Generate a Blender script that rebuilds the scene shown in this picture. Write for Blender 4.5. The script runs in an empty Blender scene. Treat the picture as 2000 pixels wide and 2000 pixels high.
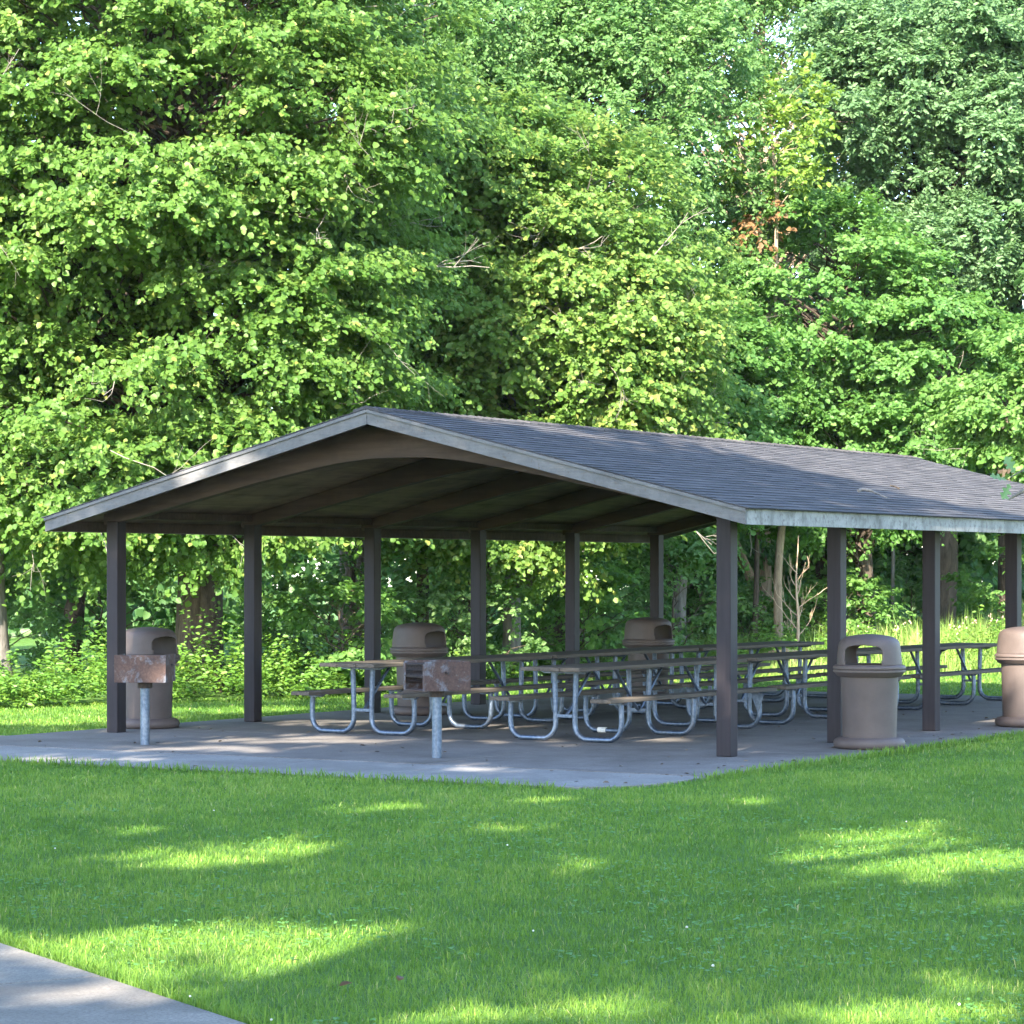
import bpy, math, random
import numpy as np
from mathutils import Vector, Matrix
random.seed(7)
R = math.radians
scene = bpy.context.scene
COL = scene.collection
PI = math.pi

# ------------------------------------------------------------------ helpers
def tag(o, label=None, cat=None, group=None, kind=None):
    if label: o['label'] = label
    if cat: o['category'] = cat
    if group: o['group'] = group
    if kind: o['kind'] = kind
    return o

def empty(name, loc=(0, 0, 0), rz=0.0):
    o = bpy.data.objects.new(name, None)
    o.empty_display_size = 0.2
    o.location = loc; o.rotation_euler = (0, 0, rz)
    COL.objects.link(o)
    return o

class MB:
    """collects shapes, then links them as one mesh object"""
    def __init__(self):
        self.v = []; self.f = []; self.t = []
    def add(self, vs, fs, tint=0.5):
        b = len(self.v)
        self.v += [tuple(p) for p in vs]
        for f in fs:
            self.f.append(tuple(i + b for i in f)); self.t.append(tint)
    def box(self, x0, x1, y0, y1, z0, z1, tint=0.5, M=None):
        vs = [Vector(p) for p in ((x0,y0,z0),(x1,y0,z0),(x1,y1,z0),(x0,y1,z0),(x0,y0,z1),(x1,y0,z1),(x1,y1,z1),(x0,y1,z1))]
        if M is not None: vs = [M @ p for p in vs]
        self.add(vs, [(0,3,2,1),(4,5,6,7),(0,1,5,4),(1,2,6,5),(2,3,7,6),(3,0,4,7)], tint)
    def prism(self, poly, a, b, axis='y', tint=0.5):
        """poly of 2D points extruded between a and b along axis"""
        n = len(poly)
        def P(p, s):
            if axis == 'y': return (p[0], s, p[1])
            if axis == 'x': return (s, p[0], p[1])
            return (p[0], p[1], s)
        vs = [P(p, a) for p in poly] + [P(p, b) for p in poly]
        fs = [tuple(range(n)), tuple(range(2*n-1, n-1, -1))]
        for i in range(n):
            j = (i+1) % n
            fs.append((i, i+n, j+n, j))
        self.add(vs, fs, tint)
    def tube(self, pts, rad, sides=8, tint=0.5, caps=True):
        pts = [Vector(p) for p in pts]
        n = len(pts)
        if not hasattr(rad, '__len__'): rad = [rad]*n
        vs = []; prev = None
        for i, p in enumerate(pts):
            d = (pts[min(i+1, n-1)] - pts[max(i-1, 0)])
            d = d.normalized() if d.length > 1e-9 else Vector((0,0,1))
            if prev is None:
                u = d.cross(Vector((0,0,1)))
                if u.length < 1e-3: u = d.cross(Vector((1,0,0)))
            else:
                u = prev - d*prev.dot(d)
                if u.length < 1e-4: u = d.orthogonal()
            u.normalize(); prev = u
            w = d.cross(u)
            for k in range(sides):
                a = 2*PI*k/sides
                vs.append(p + (u*math.cos(a) + w*math.sin(a))*rad[i])
        fs = []
        for i in range(n-1):
            for k in range(sides):
                l = (k+1) % sides
                fs.append((i*sides+k, i*sides+l, (i+1)*sides+l, (i+1)*sides+k))
        if caps:
            fs.append(tuple(range(sides-1, -1, -1)))
            fs.append(tuple((n-1)*sides+k for k in range(sides)))
        self.add(vs, fs, tint)
    def lathe(self, prof, seg=48, tint=0.5, M=None):
        vs = []; fs = []
        for r, z in prof:
            for k in range(seg):
                a = 2*PI*k/seg
                p = Vector((r*math.cos(a), r*math.sin(a), z))
                vs.append(M @ p if M is not None else p)
        for i in range(len(prof)-1):
            for k in range(seg):
                l = (k+1) % seg
                fs.append((i*seg+k, i*seg+l, (i+1)*seg+l, (i+1)*seg+k))
        self.add(vs, fs, tint)
    def build(self, name, mat, parent=None, smooth=False, bevel=0.0, tints=False):
        me = bpy.data.meshes.new(name)
        me.from_pydata(self.v, [], self.f)
        if tints:
            at = me.attributes.new('tint', 'FLOAT', 'FACE')
            at.data.foreach_set('value', np.array(self.t, dtype=np.float32))
        me.validate(); me.update()
        o = bpy.data.objects.new(name, me)
        COL.objects.link(o)
        me.materials.append(mat)
        if parent: o.parent = parent
        if smooth:
            for p in me.polygons: p.use_smooth = True
            try:
                me.set_sharp_from_angle(angle=R(40))
            except Exception: pass
        if bevel:
            m = o.modifiers.new('bevel', 'BEVEL'); m.width = bevel; m.segments = 2
            m.limit_method = 'ANGLE'; m.angle_limit = R(40)
        return o

def np_mesh(name, V, F, mat, tint=None, parent=None):
    """fast mesh from numpy arrays; F is (n,k)"""
    me = bpy.data.meshes.new(name)
    n, k = F.shape
    me.vertices.add(len(V)); me.vertices.foreach_set('co', np.ascontiguousarray(V, dtype=np.float32).ravel())
    me.loops.add(n*k); me.loops.foreach_set('vertex_index', np.ascontiguousarray(F, dtype=np.int32).ravel())
    me.polygons.add(n); me.polygons.foreach_set('loop_start', np.arange(0, n*k, k, dtype=np.int32))
    me.polygons.foreach_set('loop_total', np.full(n, k, dtype=np.int32))
    if tint is not None:
        at = me.attributes.new('tint', 'FLOAT', 'FACE')
        at.data.foreach_set('value', np.ascontiguousarray(tint, dtype=np.float32))
    me.update(calc_edges=True)
    o = bpy.data.objects.new(name, me); COL.objects.link(o)
    me.materials.append(mat)
    if parent: o.parent = parent
    return o

def unit(a):
    return a/np.maximum(np.linalg.norm(a, axis=-1, keepdims=True), 1e-9)

# ------------------------------------------------------------------ materials
def newmat(name):
    m = bpy.data.materials.new(name); m.use_nodes = True
    nt = m.node_tree
    for n in list(nt.nodes): nt.nodes.remove(n)
    out = nt.nodes.new('ShaderNodeOutputMaterial')
    return m, nt, out

class G:
    """small node-graph helper"""
    def __init__(self, nt): self.nt = nt
    def n(self, t, **kw):
        nd = self.nt.nodes.new(t)
        for k, v in kw.items():
            if hasattr(nd, k): setattr(nd, k, v)
        return nd
    def link(self, a, b): self.nt.links.new(a, b)
    def coords(self, kind='Object', scale=(1,1,1), rot=(0,0,0)):
        tc = self.n('ShaderNodeTexCoord'); mp = self.n('ShaderNodeMapping')
        mp.inputs['Scale'].default_value = scale; mp.inputs['Rotation'].default_value = rot
        if kind == 'World':
            ge = self.n('ShaderNodeNewGeometry'); self.link(ge.outputs['Position'], mp.inputs['Vector'])
        else:
            self.link(tc.outputs[kind], mp.inputs['Vector'])
        return mp.outputs['Vector']
    def noise(self, vec, scale, detail=4, rough=0.6, dist=0.0):
        t = self.n('ShaderNodeTexNoise')
        t.inputs['Scale'].default_value = scale; t.inputs['Detail'].default_value = detail
        t.inputs['Roughness'].default_value = rough; t.inputs['Distortion'].default_value = dist
        self.link(vec, t.inputs['Vector'])
        return t.outputs['Fac']
    def ramp(self, fac, stops):
        r = self.n('ShaderNodeValToRGB')
        els = r.color_ramp.elements
        while len(els) < len(stops): els.new(0.5)
        for e, (p, c) in zip(els, stops):
            e.position = p
            e.color = (c, c, c, 1) if not hasattr(c, '__len__') else (*c, 1)
        self.link(fac, r.inputs['Fac'])
        return r.outputs['Color']
    def mix(self, fac, a, b, mode='MIX'):
        m = self.n('ShaderNodeMix', data_type='RGBA', blend_type=mode)
        for s, v in ((m.inputs[0], fac), (m.inputs[6], a), (m.inputs[7], b)):
            if isinstance(v, (int, float)): s.default_value = v
            elif isinstance(v, tuple): s.default_value = (*v, 1)
            else: self.link(v, s)
        return m.outputs[2]
    def attr(self, name='tint'):
        a = self.n('ShaderNodeAttribute'); a.attribute_name = name
        return a.outputs['Fac']
    def bump(self, h, strength=0.3, dist=0.01):
        b = self.n('ShaderNodeBump')
        b.inputs['Strength'].default_value = strength; b.inputs['Distance'].default_value = dist
        self.link(h, b.inputs['Height'])
        return b.outputs['Normal']
    def bsdf(self, out, color, rough=0.7, metal=0.0, normal=None, spec=0.4):
        p = self.n('ShaderNodeBsdfPrincipled')
        for k, v in (('Base Color', color), ('Roughness', rough), ('Metallic', metal), ('Specular IOR Level', spec)):
            s = p.inputs[k]
            if isinstance(v, (int, float)): s.default_value = v
            elif isinstance(v, tuple): s.default_value = (*v, 1)
            else: self.link(v, s)
        if normal is not None: self.link(normal, p.inputs['Normal'])
        self.link(p.outputs[0], out.inputs['Surface'])
        return p

def leaf_mat(name, stops, trans=(0.25, 0.42, 0.04), tmix=0.35, rough=0.45, spec=0.35):
    m, nt, out = newmat(name); g = G(nt)
    col = g.ramp(g.attr(), stops)
    p = g.n('ShaderNodeBsdfPrincipled')
    g.link(col, p.inputs['Base Color']); p.inputs['Roughness'].default_value = rough
    p.inputs['Specular IOR Level'].default_value = spec
    tr = g.n('ShaderNodeBsdfTranslucent')
    tcol = g.mix(0.55, col, trans); g.link(tcol, tr.inputs['Color'])
    mx = g.n('ShaderNodeMixShader'); mx.inputs[0].default_value = tmix
    g.link(p.outputs[0], mx.inputs[1]); g.link(tr.outputs[0], mx.inputs[2])
    g.link(mx.outputs[0], out.inputs['Surface'])
    return m

def timber(name, dark, light, rough=0.75, grain=(2, 40, 40), stain=None, bump=0.3, spec=0.25):
    m, nt, out = newmat(name); g = G(nt)
    v = g.coords('Object', grain)
    a = g.noise(v, 1.0, 6, 0.65, 0.4)
    v2 = g.coords('Object', (1, 1, 1))
    b = g.noise(v2, 2.3, 5, 0.6)
    col = g.ramp(a, [(0.3, dark), (0.72, light)])
    if stain:
        col = g.mix(g.ramp(b, [(0.48, 0.0), (0.7, 0.8)]), col, stain)
    else:
        col = g.mix(g.ramp(b, [(0.35, 0.0), (0.75, 0.35)]), col, dark)
    g.bsdf(out, col, rough, 0, g.bump(a, bump, 0.004), spec)
    return m

MAT = {}
def build_materials():
    # concrete
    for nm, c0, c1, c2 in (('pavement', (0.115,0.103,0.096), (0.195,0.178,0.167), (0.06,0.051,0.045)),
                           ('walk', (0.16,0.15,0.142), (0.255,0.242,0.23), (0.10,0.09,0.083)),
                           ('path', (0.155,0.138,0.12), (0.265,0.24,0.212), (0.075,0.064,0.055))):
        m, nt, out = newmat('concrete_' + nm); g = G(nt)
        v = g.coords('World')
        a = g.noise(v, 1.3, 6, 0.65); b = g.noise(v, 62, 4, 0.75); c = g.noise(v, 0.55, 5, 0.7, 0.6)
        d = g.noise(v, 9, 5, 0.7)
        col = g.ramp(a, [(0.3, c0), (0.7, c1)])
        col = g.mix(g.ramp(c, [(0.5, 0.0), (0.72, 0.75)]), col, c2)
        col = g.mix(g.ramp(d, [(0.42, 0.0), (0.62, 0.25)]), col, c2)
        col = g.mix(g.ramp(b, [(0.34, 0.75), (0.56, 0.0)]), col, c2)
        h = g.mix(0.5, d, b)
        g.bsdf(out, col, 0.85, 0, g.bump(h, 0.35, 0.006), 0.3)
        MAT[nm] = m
    # soil + lawn sheet
    m, nt, out = newmat('lawn_ground'); g = G(nt)
    v = g.coords('World')
    a = g.noise(v, 0.6, 5, 0.6); b = g.noise(v, 28, 4, 0.7); c = g.noise(v, 4.0, 4, 0.7)
    col = g.ramp(b, [(0.3, (0.04,0.09,0.02)), (0.7, (0.11,0.22,0.045))])
    col = g.mix(g.ramp(a, [(0.4, 0.0), (0.7, 0.5)]), col, (0.09,0.15,0.03))
    col = g.mix(g.ramp(c, [(0.45, 0.0), (0.75, 0.35)]), col, (0.03,0.07,0.015))
    g.bsdf(out, col, 0.9, 0, g.bump(b, 0.8, 0.03), 0.15)
    MAT['ground'] = m
    m, nt, out = newmat('forest_soil'); g = G(nt)
    v = g.coords('World')
    b = g.noise(v, 6, 5, 0.7)
    g.bsdf(out, g.ramp(b, [(0.3, (0.02,0.018,0.01)), (0.7, (0.05,0.06,0.025))]), 0.95, 0, None, 0.1)
    MAT['soil'] = m
    # timber
    MAT['post'] = timber('post_paint', (0.013,0.0095,0.012), (0.027,0.0205,0.0245), 0.62, (30,30,1.5), None, 0.2, 0.25)
    MAT['beam'] = timber('beam_stain', (0.032,0.022,0.018), (0.075,0.053,0.043), 0.8, (1.2,25,14), (0.03,0.021,0.017))
    MAT['deck'] = timber('deck_boards', (0.115,0.080,0.058), (0.21,0.152,0.112), 0.8, (9,0.8,9), (0.06,0.045,0.033))
    MAT['plank'] = timber('weathered_plank', (0.052,0.042,0.034), (0.132,0.110,0.09), 0.85, (40,1.5,40), (0.072,0.064,0.056), 0.4)
    # peeling white-grey paint
    m, nt, out = newmat('weathered_paint'); g = G(nt)
    v = g.coords('Object', (1,1,1))
    a = g.noise(v, 3.2, 6, 0.75, 0.3); b = g.noise(v, 26, 5, 0.7); 
    v2 = g.coords('Object', (3, 3, 45)); c = g.noise(v2, 1.0, 4, 0.6)
    col = g.ramp(a, [(0.3, (0.062,0.062,0.066)), (0.65, (0.125,0.125,0.132))])
    col = g.mix(g.ramp(c, [(0.45, 0.0), (0.75, 0.4)]), col, (0.17,0.155,0.145))
    col = g.mix(g.ramp(b, [(0.60, 0.0), (0.68, 0.9)]), col, (0.085,0.07,0.06))
    g.bsdf(out, col, 0.7, 0, g.bump(b, 0.3, 0.004), 0.3)
    MAT['paint'] = m
    m, nt, out = newmat('stained_paint'); g = G(nt)
    v = g.coords('Object', (1,1,1))
    a = g.noise(v, 1.6, 6, 0.75, 0.3); b = g.noise(v, 14, 6, 0.75)
    v2 = g.coords('Object', (2.2, 2.2, 1.4)); c = g.noise(v2, 2.0, 6, 0.75)
    col = g.ramp(a, [(0.3, (0.13,0.13,0.128)), (0.6, (0.25,0.248,0.24))])
    col = g.mix(g.ramp(b, [(0.52, 0.0), (0.62, 0.85)]), col, (0.10,0.09,0.085))
    col = g.mix(g.ramp(c, [(0.5, 0.0), (0.66, 0.8)]), col, (0.085,0.08,0.075))
    g.bsdf(out, col, 0.75, 0, g.bump(b, 0.3, 0.004), 0.3)
    MAT['stained'] = m
    # shingles: tint per tab
    m, nt, out = newmat('asphalt_shingle'); g = G(nt)
    v = g.coords('Object'); b = g.noise(v, 160, 3, 0.7); a = g.noise(v, 0.9, 5, 0.65)
    col = g.ramp(g.attr(), [(0.0, (0.014,0.014,0.016)), (0.12, (0.034,0.033,0.037)), (0.5, (0.063,0.060,0.065)), (1.0, (0.105,0.098,0.099))])
    col = g.mix(g.ramp(b, [(0.35, 0.35), (0.6, 0.0)]), col, (0.033,0.032,0.034))
    col = g.mix(g.ramp(a, [(0.4, 0.0), (0.75, 0.45)]), col, (0.055,0.053,0.057))
    g.bsdf(out, col, 0.9, 0, g.bump(b, 0.5, 0.004), 0.2)
    MAT['shingle'] = m
    # galvanised steel
    m, nt, out = newmat('galvanised_steel'); g = G(nt)
    v = g.coords('Object'); a = g.noise(v, 30, 4, 0.6); b = g.noise(v, 5, 5, 0.7)
    col = g.ramp(a, [(0.35, (0.075,0.10,0.145)), (0.65, (0.145,0.18,0.24))])
    col = g.mix(g.ramp(b, [(0.55, 0.0), (0.75, 0.5)]), col, (0.17,0.17,0.175))
    g.bsdf(out, col, g.ramp(b, [(0.3, 0.36), (0.7, 0.55)]), 0.75, g.bump(a, 0.1, 0.002), 0.5)
    MAT['steel'] = m
    # taupe moulded plastic
    m, nt, out = newmat('taupe_plastic'); g = G(nt)
    v = g.coords('Object'); a = g.noise(v, 120, 3, 0.7); b = g.noise(v, 2.6, 5, 0.65)
    v2 = g.coords('Object', (9, 9, 0.9)); c = g.noise(v2, 2.0, 4, 0.6)
    col = g.ramp(b, [(0.3, (0.066,0.049,0.045)), (0.7, (0.100,0.076,0.070))])
    col = g.mix(g.ramp(c, [(0.55, 0.0), (0.75, 0.35)]), col, (0.085,0.063,0.055))
    col = g.mix(g.ramp(a, [(0.3, 0.5), (0.5, 0.0)]), col, (0.06,0.045,0.04))
    g.bsdf(out, col, 0.6, 0, g.bump(a, 0.25, 0.003), 0.35)
    MAT['can'] = m
    # rusty plate
    m, nt, out = newmat('rusty_plate'); g = G(nt)
    v = g.coords('Object'); a = g.noise(v, 4.6, 6, 0.7, 0.5); b = g.noise(v, 40, 5, 0.75); c = g.noise(v, 7.5, 5, 0.7, 1.0)
    rust = g.ramp(b, [(0.3, (0.042,0.023,0.019)), (0.6, (0.082,0.048,0.039)), (0.8, (0.125,0.082,0.066))])
    zinc = g.ramp(b, [(0.3, (0.105,0.113,0.135)), (0.7, (0.18,0.19,0.215))])
    col = g.mix(g.ramp(a, [(0.36, 0.0), (0.50, 1.0)]), zinc, rust)
    col = g.mix(g.ramp(c, [(0.55, 0.0), (0.7, 0.75)]), col, (0.05,0.045,0.05))
    g.bsdf(out, col, 0.75, 0.15, g.bump(b, 0.3, 0.003), 0.35)
    MAT['rust'] = m
    m, nt, out = newmat('dark_iron'); g = G(nt)
    v = g.coords('Object'); b = g.noise(v, 50, 4, 0.7)
    g.bsdf(out, g.ramp(b, [(0.3, (0.02,0.018,0.018)), (0.7, (0.07,0.05,0.042))]), 0.7, 0.3, None, 0.4)
    MAT['iron'] = m
    m, nt, out = newmat('white_plastic'); g = G(nt)
    v = g.coords('Object'); b = g.noise(v, 30, 4, 0.7)
    g.bsdf(out, g.ramp(b, [(0.3, (0.55,0.53,0.5)), (0.7, (0.75,0.74,0.72))]), 0.5)
    MAT['white'] = m
    # barks
    for nm, c0, c1 in (('bark', (0.035,0.027,0.021), (0.13,0.10,0.078)), ('bark_grey', (0.10,0.092,0.085), (0.24,0.22,0.20)),
                       ('bark_tan', (0.16,0.115,0.078), (0.36,0.28,0.20)), ('twig', (0.17,0.148,0.127), (0.31,0.275,0.24)),
                       ('dead', (0.30,0.21,0.14), (0.50,0.38,0.28))):
        m, nt, out = newmat(nm); g = G(nt)
        v = g.coords('Object', (9, 9, 1.6)); a = g.noise(v, 1.6, 6, 0.7, 0.5)
        v2 = g.coords('Object'); b = g.noise(v2, 1.1, 4, 0.6)
        col = g.ramp(a, [(0.32, c0), (0.68, c1)])
        if nm == 'bark': col = g.mix(g.ramp(b, [(0.5, 0.0), (0.75, 0.4)]), col, (0.05,0.06,0.03))
        g.bsdf(out, col, 0.9, 0, g.bump(a, 0.7, 0.03), 0.15)
        MAT[nm] = m
    # foliage
    MAT['linden'] = leaf_mat('linden_leaves', [(0.0,(0.040,0.105,0.016)), (0.45,(0.082,0.164,0.030)), (0.8,(0.138,0.226,0.048)), (1.0,(0.26,0.28,0.07))], (0.27,0.43,0.08), 0.48, 0.48, 0.28)
    MAT['elm'] = leaf_mat('elm_leaves', [(0.0,(0.048,0.112,0.032)), (0.5,(0.105,0.198,0.060)), (1.0,(0.18,0.28,0.10))], (0.22,0.45,0.08), 0.46, 0.48, 0.32)
    MAT['oak'] = leaf_mat('oak_leaves', [(0.0,(0.054,0.116,0.046)), (0.5,(0.115,0.205,0.088)), (1.0,(0.19,0.29,0.135))], (0.22,0.42,0.11), 0.42, 0.48, 0.32)
    MAT['maple'] = leaf_mat('maple_leaves', [(0.0,(0.040,0.110,0.024)), (0.5,(0.090,0.190,0.045)), (1.0,(0.16,0.265,0.07))], (0.24,0.47,0.06), 0.48, 0.48, 0.28)
    MAT['yellow'] = leaf_mat('yellow_leaves', [(0.0,(0.07,0.14,0.018)), (0.5,(0.125,0.21,0.03)), (1.0,(0.20,0.265,0.04))], (0.32,0.46,0.04))
    MAT['dark'] = leaf_mat('deep_wood_leaves', [(0.0,(0.038,0.095,0.032)), (0.5,(0.080,0.165,0.056)), (1.0,(0.14,0.235,0.08))], (0.18,0.40,0.07), 0.46)
    MAT['rustleaf'] = leaf_mat('withered_leaves', [(0.0,(0.13,0.065,0.03)), (1.0,(0.27,0.16,0.075))], (0.45,0.22,0.06))
    MAT['litter'] = leaf_mat('dry_litter', [(0.0,(0.05,0.035,0.022)), (1.0,(0.20,0.14,0.085))], (0.2,0.12,0.06), 0.1)
    MAT['weed'] = leaf_mat('weed_leaves', [(0.0,(0.045,0.12,0.016)), (0.5,(0.090,0.19,0.028)), (1.0,(0.16,0.25,0.045))], (0.28,0.46,0.04))
    MAT['meadow'] = leaf_mat('meadow_grass', [(0.0,(0.10,0.20,0.034)), (0.5,(0.18,0.285,0.062)), (0.85,(0.27,0.34,0.10)), (1.0,(0.42,0.40,0.2))], (0.34,0.45,0.07))
    MAT['grass'] = leaf_mat('lawn_grass', [(0.0,(0.040,0.104,0.015)), (0.4,(0.100,0.200,0.026)), (0.75,(0.182,0.280,0.044)), (0.93,(0.28,0.34,0.085)), (1.0,(0.40,0.35,0.17))], (0.30,0.44,0.04), 0.33, 0.5, 0.25)
    MAT['clover'] = leaf_mat('clover_leaves', [(0.0,(0.05,0.14,0.025)), (1.0,(0.11,0.25,0.05))], (0.2,0.4,0.05), 0.25)
    MAT['flower'] = leaf_mat('clover_heads', [(0.0,(0.62,0.58,0.52)), (1.0,(0.8,0.76,0.72))], (0.6,0.55,0.5), 0.2)
build_materials()

# ------------------------------------------------------------------ camera, sun, sky
CAM_H = 1.72
F_PX, CX, HY = 5145.0, 966.0, 1080.0            # measured on a 1932-pixel-wide view of the photograph
cam = bpy.data.cameras.new('camera'); cam_o = bpy.data.objects.new('camera', cam)
COL.objects.link(cam_o); scene.camera = cam_o
cam_o.location = (0, 0, CAM_H); cam_o.rotation_euler = (R(90), 0, 0)
cam.sensor_width = 36; cam.lens = 36*F_PX/1932; cam.shift_y = (HY-CX)/1932
cam.clip_end = 2000; cam.clip_start = 0.1

SUN_EL = 34.0; SUN_AZ = 18.0                     # light travels towards (sin az, cos az)
LH = np.array([math.sin(R(SUN_AZ)), math.cos(R(SUN_AZ))])
LN = np.array([LH[1], -LH[0]])
TE = math.tan(R(SUN_EL))
sl = bpy.data.lights.new('sun', 'SUN'); sl.energy = 4.0; sl.angle = R(0.53); sl.color = (1.0, 0.91, 0.75)
so = bpy.data.objects.new('sun', sl); COL.objects.link(so)
so.location = (-20, -15, 25)
so.rotation_euler = Vector((LH[0]*math.cos(R(SUN_EL)), LH[1]*math.cos(R(SUN_EL)), -math.sin(R(SUN_EL)))).to_track_quat('-Z', 'Y').to_euler()
world = bpy.data.worlds.new('World'); scene.world = world; world.use_nodes = True
nt = world.node_tree
for n in list(nt.nodes): nt.nodes.remove(n)
wo = nt.nodes.new('ShaderNodeOutputWorld'); bg = nt.nodes.new('ShaderNodeBackground'); sk = nt.nodes.new('ShaderNodeTexSky')
sk.sky_type = 'NISHITA'; sk.sun_disc = False; sk.sun_elevation = R(SUN_EL)
sk.sun_rotation = math.atan2(-LH[0], -LH[1]) % (2*PI)
sk.air_density = 1.0; sk.dust_density = 0.6; sk.ozone_density = 2.4
bg.inputs['Strength'].default_value = 0.15
nt.links.new(sk.outputs[0], bg.inputs['Color']); nt.links.new(bg.outputs[0], wo.inputs['Surface'])
scene.view_settings.view_transform = 'Standard'; scene.view_settings.look = 'None'
scene.view_settings.exposure = 2.9; scene.view_settings.gamma = 1.0
scene.render.engine = 'CYCLES'
cy = scene.cycles
cy.use_denoising = True; cy.max_bounces = 9; cy.diffuse_bounces = 6; cy.transmission_bounces = 4; cy.glossy_bounces = 2
cy.transparent_max_bounces = 4; cy.caustics_reflective = False; cy.caustics_refractive = False
cy.sample_clamp_indirect = 6

# ------------------------------------------------------------------ pavilion frame: x to the right along the gable, y along the ridge
PHI = R(31.6)
RZ = -PHI
ex = np.array([math.cos(PHI), -math.sin(PHI)]); dy = np.array([math.sin(PHI), math.cos(PHI)])
ORG = np.array([2.01, 25.5])                     # foot of the near right post
def P(w, t, z=0.0):
    """w metres to the left of the right-hand post row, t metres back from the near gable posts"""
    p = ORG - ex*w + dy*t
    return (float(p[0]), float(p[1]), z)
SPAN, BAY, NB = 7.36, 2.43, 5

# ------------------------------------------------------------------ setting
def ground():
    n = 40
    xs = np.linspace(-160, 160, n); ys = np.linspace(-60, 260, n)
    X, Y = np.meshgrid(xs, ys)
    V = np.stack([X.ravel(), Y.ravel(), np.full(X.size, -0.03)], 1)
    i = np.arange(n*n).reshape(n, n)
    F = np.stack([i[:-1,:-1].ravel(), i[:-1,1:].ravel(), i[1:,1:].ravel(), i[1:,:-1].ravel()], 1)
    tag(np_mesh('ground', V, F, MAT['ground']), 'mown lawn ground reaching back under the wood', kind='structure')
ground()

FLOOR_T0, FLOOR_T1, FLOOR_W0, FLOOR_W1 = -2.3, 13.1, -1.0, 7.95
def slabs():
    mb = MB()
    def panel(w0, w1, t0, t1, z=0.0):
        g = 0.011
        mb.box(-w1+g, -w0-g, t0+g, t1-g, -0.12, z)
    ts = [-2.3, 0.75, 3.8, 6.9, 10.0, 13.1]; ws = [-1.0, 1.9, 4.9, 7.95]
    for i in range(len(ts)-1):
        for j in range(len(ws)-1):
            panel(ws[j], ws[j+1], ts[i], ts[i+1])
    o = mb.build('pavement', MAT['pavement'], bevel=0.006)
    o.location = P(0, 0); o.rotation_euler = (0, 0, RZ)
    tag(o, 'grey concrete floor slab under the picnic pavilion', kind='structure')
    mb = MB()
    edges = [-0.35, 1.5, 3.0, 4.5, 6.0, 7.5, 9.0, 10.5, 12, 13.5, 15, 16.5]
    for a, b in zip(edges[:-1], edges[1:]):
        mb.box(-b+0.010, -a-0.010, -3.88, -2.312, -0.12, -0.004)
    # rounded end of the walk beside the lawn
    pol = [(0.344, -2.312), (0.344, -3.88), (0.62, -3.80), (0.84, -3.58), (0.96, -3.25), (1.0, -2.85), (1.0, -2.312)]
    mb.prism(pol[::-1], -0.12, -0.004, axis='z')
    o = mb.build('walkway', MAT['walk'], bevel=0.006)
    o.location = P(0, 0); o.rotation_euler = (0, 0, RZ)
    tag(o, 'pale concrete walk along the open gable end of the pavilion', kind='structure')
    # slab continues left of the pavilion
    mb = MB()
    for a, b in ((7.962, 11.0), (11.0, 14.0), (14.0, 17.0)):
        mb.box(-b+0.006, -a, -2.288, -1.05, -0.12, -0.002)
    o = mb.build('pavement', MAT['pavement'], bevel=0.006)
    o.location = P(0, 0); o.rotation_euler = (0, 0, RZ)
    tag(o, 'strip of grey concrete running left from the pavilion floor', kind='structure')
    # foreground path
    a = np.array([-2.39, 12.70]); b = np.array([-1.0, 10.39]); d = unit(b-a); nrm = np.array([d[1], -d[0]])
    if nrm[0] > 0: nrm = -nrm
    mb = MB()
    joint = np.array([-1.70, 11.66]); s0 = float((joint-a) @ d)
    for k in range(-8, 9):
        p0 = a + d*(s0 + k*1.5 + 0.011); p1 = a + d*(s0 + (k+1)*1.5 - 0.011)
        q = [p0, p1, p1+nrm*1.6, p0+nrm*1.6]
        mb.prism([(float(x[0]), float(x[1])) for x in q], -0.12, 0.0, axis='z')
    o = mb.build('path', MAT['path'], bevel=0.008)
    tag(o, 'weathered concrete footpath cutting across the near lawn corner', kind='structure')
    return a, d, nrm
PATH_A, PATH_D, PATH_N = slabs()

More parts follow.
